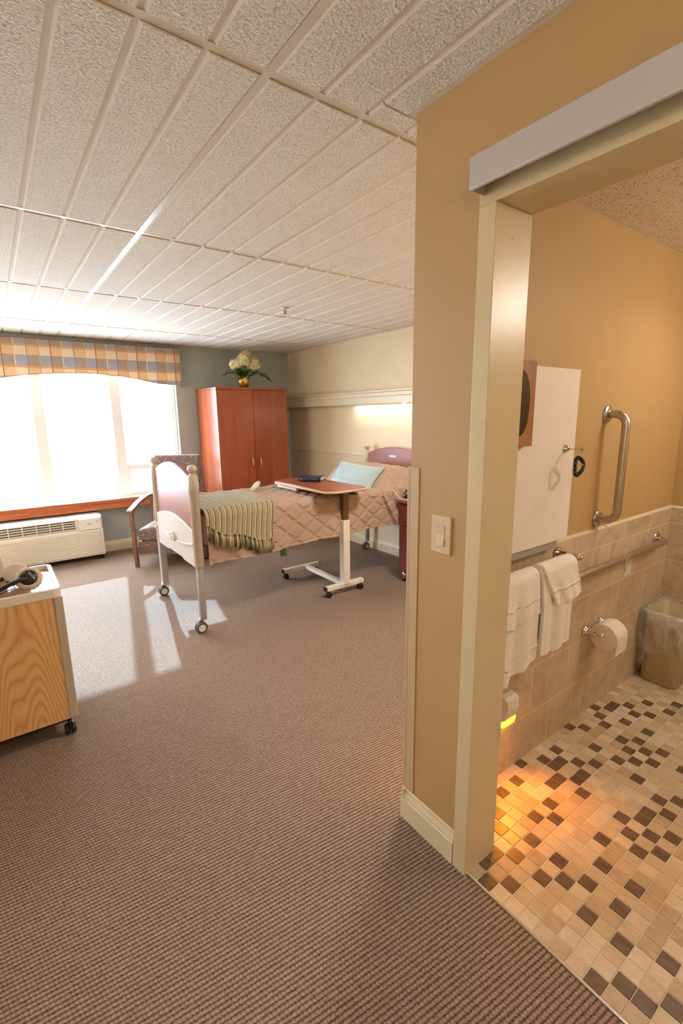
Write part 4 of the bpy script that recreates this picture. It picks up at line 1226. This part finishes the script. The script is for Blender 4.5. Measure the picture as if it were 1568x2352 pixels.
def headphones():
    t = thing('headphones', 'black headphones with gathered cloth ear covers lying on the oak cart', 'headphones', (0.03, 2.55, 0.733))
    ax = Vector((-0.05, -0.86, 0.5)).normalized(); zaxis = ax; xa = Vector((1, 0, 0)); xa = (xa - zaxis * xa.dot(zaxis)).normalized(); ya = zaxis.cross(xa)
    R3 = Matrix((xa, ya, zaxis)).transposed().to_4x4()
    cover = plain('gathered_mesh_cover', C(206, 190, 172), 0.85, bscale=90, bstr=0.5, bdist=0.002)
    ends = []
    for k, (cx, cy, cz) in enumerate(((0.055, 2.535, 0.792), (0.01, 2.66, 0.790))):
        MM = Matrix.Translation((cx, cy, cz)) @ R3 @ (Matrix.Rotation(PI, 4, 'Y') if k else Matrix.Identity(4))
        b = B(); N = 72
        def fn(u, v):
            a = 2 * PI * u; q = PI * 1.25 * v - 0.15; r = 0.040 + 0.015 * math.sin(q) + 0.0016 * math.sin(a * 18) * math.sin(q)
            z = -0.022 * math.cos(q)
            rr = r if v > 0.02 else 0.0
            return MM @ Vector((rr * math.cos(a), rr * math.sin(a), z)), (u, v)
        b.grid(N, 14, fn); bmesh.ops.remove_doubles(b.bm, verts=b.bm.verts, dist=0.0003)
        cup = obj('ear_cover', b, cover, t)
        c = B().lathe([(0.02, 0.008), (0.036, 0.008), (0.036, 0.02), (0.033, 0.026), (0.01, 0.029)], (0, 0, 0), seg=32)
        bmesh.ops.transform(c.bm, matrix=MM, verts=c.bm.verts)
        obj('ear_cup', c, 'black', t)
        P0 = MM @ Vector((0.0, -0.004, 0.027)) if k == 0 else MM @ Vector((0.0, -0.004, 0.022))
        P3 = Vector((-0.075, 2.475, 0.772)) if k == 0 else Vector((-0.10, 2.60, 0.775))
        P1 = P0 + Vector((-0.03, -0.012 if k == 0 else 0.0, 0.002)); P2 = P1.lerp(P3, 0.5) + Vector((0, 0, 0.006))
        ends.append(P3)
        pts = [P0.lerp(P1, i / 4) for i in range(4)] + [P1 * (1 - u) ** 2 + P2 * 2 * u * (1 - u) + P3 * u ** 2 for u in [i / 8 for i in range(9)]]
        obj('yoke', B().tube(pts, [0.006, 0.008, 0.009, 0.009] + [0.010] * 9, 14), 'black', t)
        if k == 0:
            text_part('cup_lettering', 'ENCORE', 0.0105, 'white', t, MM @ Matrix.Translation((0.014, 0.004, 0.0285)) @ Matrix.Rotation(math.radians(-62), 4, 'Z'))
    hb = B()
    pts = []
    a0, a1 = ends
    for i in range(25):
        s_ = i / 24; an = PI * s_
        pts.append(a0.lerp(a1, s_) + Vector((-0.16 * math.sin(an) + 0.012 * math.cos(2 * an), -0.02 * math.sin(an), -0.02 * math.sin(an))))
    hb.tube(pts, 0.016, 12); obj('headband', hb, plain('foam_black', C(34, 30, 32), 0.9, bscale=300, bstr=0.6), t)
    obj('cable', B().tube([(-0.03, 2.62, 0.775), (0.0, 2.60, 0.742), (-0.05, 2.57, 0.737), (-0.09, 2.52, 0.737)], 0.0025, 8), 'black', t)


headphones()
tag(obj('sign_holder', B().prism([(-0.30, 0.7325), (-0.024, 0.7325), (-0.048, 0.93), (-0.30, 0.93)], 'y', 2.80, 2.815), plain('white_board', C(226, 216, 204), 0.5, var=0.01), bev=0.002),
    'white slanted-edge panel standing on the oak cart behind the headphones', 'panel')


# ------------------------------------------------------------------ bathroom
ld = bpy.data.lights.new('bathroom_lamp_light', 'SPOT'); ld.energy = 13; ld.color = (1.0, 0.95, 0.88); ld.spot_size = math.radians(150); ld.spot_blend = 0.9; ld.shadow_soft_size = 0.05
lo = bpy.data.objects.new('bathroom_lamp_light', ld); lo.location = (2.62, 0.50, 2.235); COL.objects.link(lo)
t = thing('bathroom_ceiling_light', 'round globe light under the middle of the bathroom ceiling', 'ceiling light', (2.6, -0.18, 2.27))
obj('light_base', B().cyl((2.6, -0.18, 2.2699), (2.6, -0.18, 2.25), 0.06, seg=24), 'white', t)
obj('glass_globe', B().ball((2.6, -0.18, 2.12), 0.10).cyl((2.6, -0.18, 2.25), (2.6, -0.18, 2.21), 0.03, seg=16), dm, t)
t = thing('bathroom_ceiling_light', 'round recessed ceiling light in the bathroom', 'ceiling light', (2.62, 0.50, 2.27))
obj('light_trim', B().lathe([(0.055, 0), (0.085, 0), (0.085, -0.006), (0.055, -0.003)], (2.62, 0.50, 2.27)), 'white', t)

# wall cabinet with key
t = thing('wall_cabinet', 'flat white locking cabinet on the bathroom wall above the towels', 'cabinet', (1.55, 1.0, 1.0))
obj('cabinet_body', B().box(1.26, 1.80, 0.995, 1.027, 0.965, 1.66), 'track', t)
cdr = obj('door', B().box(1.24, 1.878, 0.976, 0.993, 1.003, 1.676, bev=0.002), plain('warm_white_laminate', C(238, 228, 218), 0.45, var=0.01), t)
obj('bottom_lip', B().box(1.24, 1.815, 0.984, 1.0275, 0.972, 1.0025), 'greym', t)
lk = obj('lock', B().lathe([(0.016, 0), (0.016, -0.004), (0.011, -0.006), (0.011, -0.012), (0.007, -0.016)], (1.805, 0.976, 1.375), axis='y', seg=22), 'chrome', t)
kt = thing('key', 'small brass key with ring and black coil wristband in the white cabinet lock', 'key', (1.80, 0.93, 1.37))
brs = plain('key_brass', C(190, 160, 110), 0.3, 0.9)
obj('key_shaft', B().box(1.804, 1.806, 0.915, 0.960, 1.3725, 1.3765).box(1.8042, 1.8058, 0.903, 0.916, 1.368, 1.381), brs, kt)
obj('ring', B().tube([(1.795 + 0.013 * math.cos(a), 0.912, 1.358 + 0.016 * math.sin(a)) for a in [2 * PI * i / 20 for i in range(20)]], 0.0011, 6, closed=True), brs, kt)
cb = B(); pts = []
N = 480
for i in range(N):
    a = 2 * PI * i / N; rr = 0.032 + 0.004 * math.cos(3 * a); c2 = 2 * PI * 40 * i / N
    q = 0.006
    pts.append((1.790 + (rr + q * math.cos(c2)) * math.cos(a), 0.908 + q * math.sin(c2), 1.312 + (rr + q * math.cos(c2)) * math.sin(a)))
cb.tube(pts, 0.0017, 5, closed=True); obj('wrist_coil', cb, 'black', kt)

# wooden framed wall unit beside the door
t = thing('wood_wall_box', 'small wood-tone wall box with dark curved opening beside the bathroom cabinet', 'wall box', (1.38, 0.955, 1.55))
obj('box_frame', B().box(1.243, 1.527, 0.945, 0.9755, 1.40, 1.687, bev=0.004), wood('light_brown_wood', C(172, 116, 72), C(150, 96, 58), 0.45, 'z', 3, 0.1, 6, 120), t)
obj('dark_opening', B().prism([(1.385 + 0.107 * math.copysign(abs(math.cos(a)) ** 0.42, math.cos(a)), 1.545 + 0.112 * math.sin(a)) for a in [2 * PI * (i + 0.5) / 60 for i in range(60)]], 'y', 0.943, 0.946), plain('dark_brown_glass', C(38, 24, 20), 0.2), t)

# towel bar
t = thing('towel_bar', 'chrome towel bar with turned posts below the white cabinet', 'towel bar', (1.62, 0.95, 0.93))
obj('bar', B().cyl((1.30, 0.92, 0.926), (1.89, 0.92, 0.926), 0.009, seg=16).ball((1.895, 0.92, 0.926), 0.011, 14, 10), 'chrome', t)
for x in (1.28, 1.88):
    obj('post', B().lathe([(0.026, 1.016), (0.027, 1.010), (0.018, 1.003), (0.015, 0.985), (0.018, 0.972), (0.012, 0.958), (0.010, 0.940), (0.013, 0.928), (0.013, 0.914)], (x, 0, 0.930), axis='y', seg=22), 'chrome', t)


def towel(name, label, xa, xb, front, back, off, seed, amp=0.012, lean=0.0, vtip=0.0, band=True, group='white towels on the towel bar'):
    yb, zb, R = 0.92, 0.926, 0.011 + off * 0.8
    q = R * PI; tot = front + back + q
    def fn(u, v):
        s = tot * v
        if s < back: y, z, ny, nz = yb + R, zb - (back - s), 1, 0
        elif s < back + q:
            a = (s - back) / R; y, z, ny, nz = yb + R * math.cos(a), zb + R * math.sin(a), math.cos(a), math.sin(a)
        else: y, z, ny, nz = yb - R, zb - (s - back - q), -1, 0
        d = max(0, s - back - q); f = min(1, d / 0.12)
        w = math.sin(u * 2 * PI * 1.3 + seed) * 0.6 + math.sin(u * 2 * PI * 2.9 + seed * 2) * 0.4
        y += ny * amp * (w + 0.6) * f if ny < 0 else 0
        x = xa + (xb - xa) * u + lean * d - (u - 0.5) * 0.10 * f * (xb - xa)
        if d > 0: z -= vtip * d * (1 - abs(2 * u - 0.7)) * 0.5
        if z > 0.95: pass
        return Vector((x, min(y, 1.008), z + 0.002 * noise.noise(Vector((u * 9, s * 20, seed))))), (u, s)
    b = B(); b.grid(60, 110, fn); o = obj(name, b, 'terry'); tag(o, label, 'towel', group)
    md = o.modifiers.new('s', 'SOLIDIFY'); md.thickness = 0.014; md.offset = 0
    sb = o.modifiers.new('sub', 'SUBSURF'); sb.levels = 0; sb.render_levels = 1
    if band:
        def fb(u, v):
            vv = 1 - (0.055 + 0.012 * v) / tot
            p, uv = fn(u, vv); p = p.copy(); p.y -= 0.0055; return p, uv
        o2 = B(); o2.grid(60, 2, fb); c = obj('hem_band', o2, 'paper', o)
        c.modifiers.new('s', 'SOLIDIFY').thickness = 0.002
    return o


towel('hand_towel', 'long white towel hanging on the bar half hidden by the door frame', 1.27, 1.555, 0.335, 0.31, 0.006, 0.6, 0.016, vtip=0.28)
towel('hand_towel', 'long white towel nearest the right post of the towel bar', 1.575, 1.815, 0.322, 0.29, 0.006, 2.0, 0.012, vtip=0.16)
towel('washcloth', 'small white washcloth over the towel beside the door frame', 1.30, 1.54, 0.135, 0.10, 0.021, 1.2, 0.016, vtip=0.35)
towel('washcloth', 'small white washcloth folded over the right-hand towel', 1.582, 1.805, 0.135, 0.11, 0.021, 3.4, 0.008, lean=0.55, vtip=0.12)


# grab bars
def grab(name, label, P0, P1, out, r):
    P0 = Vector(P0); P1 = Vector(P1); d = (P1 - P0).normalized(); o_ = Vector((0, -1, 0)) * out; rad = 0.05
    t = thing(name, label, 'grab bar', tuple((P0 + P1) / 2), group='steel grab bars on the bathroom wall')
    pts = [P0, P0 + o_ * 0.35]
    for i in range(7):
        a = PI / 2 * i / 6; c = P0 + o_ + Vector((0, 1, 0)) * rad * 0 
        pts.append(P0 + o_ * ((out - rad) / out) + Vector((0, -1, 0)) * rad * math.sin(a) + d * rad * (1 - math.cos(a)))
    e = []
    for i in range(7):
        a = PI / 2 * i / 6; e.append(P1 + o_ * ((out - rad) / out) + Vector((0, -1, 0)) * rad * math.sin(a) - d * rad * (1 - math.cos(a)))
    pts += e[::-1] + [P1 + o_ * 0.35, P1]
    obj('rail', B().tube(pts, r, 22), 'steel', t)
    for p in (P0, P1): obj('flange', B().lathe([(0.040, 0.0), (0.040, -0.003), (0.036, -0.009), (0.024, -0.012)], tuple(p), axis='y', seg=30), 'steel', t)


grab('grab_bar', 'vertical brushed steel grab bar on the beige bathroom wall', (2.235, 1.0275, 1.025), (2.235, 1.0275, 1.505), 0.085, 0.018)
grab('grab_bar', 'horizontal brushed steel grab bar across the tiled bathroom wall', (1.75, 1.0165, 0.815), (2.925, 1.0165, 0.815), 0.056, 0.018)

# emergency pull station with cord
t = thing('pull_switch', 'small white emergency pull switch plate behind the horizontal grab bar', 'switch', (2.60, 1.01, 0.73))
obj('plate', B().box(2.562, 2.632, 1.010, 1.0168, 0.672, 0.785, bev=0.002), 'white', t)
obj('lever', B().box(2.575, 2.625, 0.990, 1.010, 0.772, 0.786, bev=0.002), 'white', t)
cd_ = B().tube([(2.196, 1.000, 1.03), (2.24, 0.93, 0.96), (2.31, 0.905, 0.86), (2.325, 0.908, 0.80), (2.315, 0.935, 0.70), (2.31, 0.955, 0.62), (2.300, 0.96, 0.57), (2.285, 0.955, 0.545)], 0.0014, 6)
cd_.tube([(2.200, 1.000, 1.03), (2.235, 0.94, 0.95), (2.30, 0.908, 0.85), (2.312, 0.910, 0.79), (2.32, 0.94, 0.69), (2.32, 0.965, 0.60), (2.31, 0.97, 0.56), (2.285, 0.955, 0.545)], 0.0014, 6)
cd_.tube([(2.19, 1.008, 1.02), (2.178, 1.009, 0.9), (2.172, 1.010, 0.76), (2.19, 1.010, 0.755), (2.20, 1.009, 0.9), (2.205, 1.006, 1.02)], 0.0014, 6)
obj('cord', cd_, 'cord', t, label='thin cream pull cord looped over the grab bars')

# toilet paper
t = thing('toilet_paper_holder', 'chrome toilet paper holder with two turned posts on the tile', 'toilet paper holder', (2.27, 0.97, 0.478))
for x in (2.196, 2.352):
    obj('post', B().lathe([(0.024, 1.0165), (0.025, 1.010), (0.016, 1.003), (0.013, 0.985), (0.017, 0.974), (0.010, 0.960), (0.009, 0.948), (0.012, 0.938), (0.012, 0.930), (0.006, 0.924)], (x, 0, 0.480), axis='y', seg=22), 'chrome', t)
obj('roller', B().cyl((2.20, 0.936, 0.478), (2.35, 0.936, 0.478), 0.006, seg=14), 'chrome', t)
t = thing('toilet_paper_roll', 'full white toilet paper roll on the chrome holder', 'toilet paper', (2.27, 0.936, 0.42))
rb = B(); prof = [(0.019, 0), (0.062, 0), (0.0635, 0.002), (0.0635, 0.106), (0.062, 0.108), (0.019, 0.108)]
rb.lathe(prof, (2.214, 0.936, 0.466), axis='x', seg=44)
obj('roll', rb, 'paper', t, label=None)
obj('loose_sheet', B().grid(2, 12, lambda u, v: (Vector((2.215 + 0.106 * u, 0.936 - 0.0645 + 0.004 * v, 0.466 - 0.075 * v)), (u, v))), 'paper', t)

# night lights
amb = emis('amber_glow', (1.0, 0.42, 0.01, 1), 14.0)


def night_light(x, yw, sg, label, power):
    t = thing('night_light', label, 'night light', (x, yw, 0.3), group='amber night lights')
    Q = lambda p: [(yw + sg * d, z) for d, z in p]
    obj('cover', B().prism(Q([(0.0002, 0.262), (0.032, 0.285), (0.045, 0.335), (0.041, 0.375), (0.027, 0.386), (0.0002, 0.388)]), 'x', x - 0.039, x + 0.039), 'white', t, bev=0.004)
    obj('lens', B().prism(Q([(0.003, 0.243), (0.027, 0.252), (0.0335, 0.286), (0.003, 0.262)]), 'x', x - 0.036, x + 0.036), amb, t, label='amber lit lens')
    nl = bpy.data.lights.new('night_light_glow', 'SPOT'); nl.energy = power; nl.color = (1.0, 0.29, 0.01); nl.spot_size = math.radians(125); nl.spot_blend = 0.8; nl.shadow_soft_size = 0.02
    no = bpy.data.objects.new('night_light_glow', nl); no.location = (x, yw + sg * 0.045, 0.25); no.rotation_euler = Vector((-0.25, 0.75 * sg, -0.8)).to_track_quat('-Z', 'Y').to_euler(); COL.objects.link(no)


night_light(1.567, 1.0168, -1, 'plug-in night light glowing amber low on the tiled bathroom wall', 7.0)
night_light(1.35, 1.105, 1, 'plug-in night light on the bedroom side of the partition', 1.6)

# waste bin with clear liner
def bin_():
    t = thing('waste_bin', 'tan plastic waste bin in the bathroom corner with a clear liner', 'waste bin', (2.965, 0.90, 0.003))
    def ring(cx, cy, hx, hy, r, z, n=7):
        out = []
        for (sx, sy, a0) in ((1, 1, 0), (-1, 1, PI / 2), (-1, -1, PI), (1, -1, 1.5 * PI)):
            for i in range(n):
                a = a0 + PI / 2 * i / (n - 1); out.append(Vector((cx + sx * (hx - r) + r * math.cos(a), cy + sy * (hy - r) + r * math.sin(a), z)))
        return out
    b = B()
    spec = [(0.115, 0.088, 0.04, 0.003), (0.122, 0.094, 0.045, 0.01), (0.128, 0.098, 0.05, 0.2), (0.134, 0.1, 0.05, 0.40), (0.138, 0.104, 0.05, 0.405), (0.138, 0.104, 0.05, 0.42), (0.130, 0.097, 0.05, 0.42), (0.118, 0.09, 0.045, 0.02)]
    R_ = [[b.bm.verts.new(v) for v in ring(2.962, 0.898, *s_)] for s_ in spec]
    n = len(R_[0])
    for a, c in zip(R_, R_[1:]):
        for k in range(n):
            f = b.bm.faces.new((a[k], a[(k + 1) % n], c[(k + 1) % n], c[k])); f.smooth = True
    b.bm.faces.new(R_[0][::-1]); b.bm.faces.new(R_[-1])
    obj('bin_body', b, plain('tan_bin_plastic', C(178, 160, 122), 0.4, var=0.01), t)
    b = B(); spec = [(0.126, 0.094, 0.05, 0.30), (0.134, 0.101, 0.05, 0.425), (0.142, 0.107, 0.052, 0.432), (0.156, 0.116, 0.055, 0.415), (0.170, 0.125, 0.06, 0.36), (0.172, 0.125, 0.06, 0.30), (0.156, 0.116, 0.06, 0.22), (0.142, 0.11, 0.05, 0.14)]
    R_ = []
    for i, s_ in enumerate(spec):
        rg = ring(2.962, 0.898, *s_, n=12)
        L_ = []
        for k, v in enumerate(rg):
            if i > 2:
                d = Vector((v.x - 2.962, v.y - 0.898, 0)).normalized()
                v = v + d * (0.012 * noise.noise(Vector((k * 0.5, i * 0.9, 0))) + 0.004)
                v.z += 0.02 * noise.noise(Vector((k * 0.3, i * 0.5, 5))) * (i - 2) + (0.06 * (i - 4) / 3 * math.sin(k * 0.26) if i > 4 else 0)
            v.y = min(v.y, 1.012); v.x = min(v.x, 3.10)
            L_.append(b.bm.verts.new(v))
        R_.append(L_)
    n = len(R_[0])
    for a, c in zip(R_, R_[1:]):
        for k in range(n):
            f = b.bm.faces.new((a[k], a[(k + 1) % n], c[(k + 1) % n], c[k])); f.smooth = True
    obj('liner', b, 'liner', t, label='crumpled clear plastic liner')


bin_()
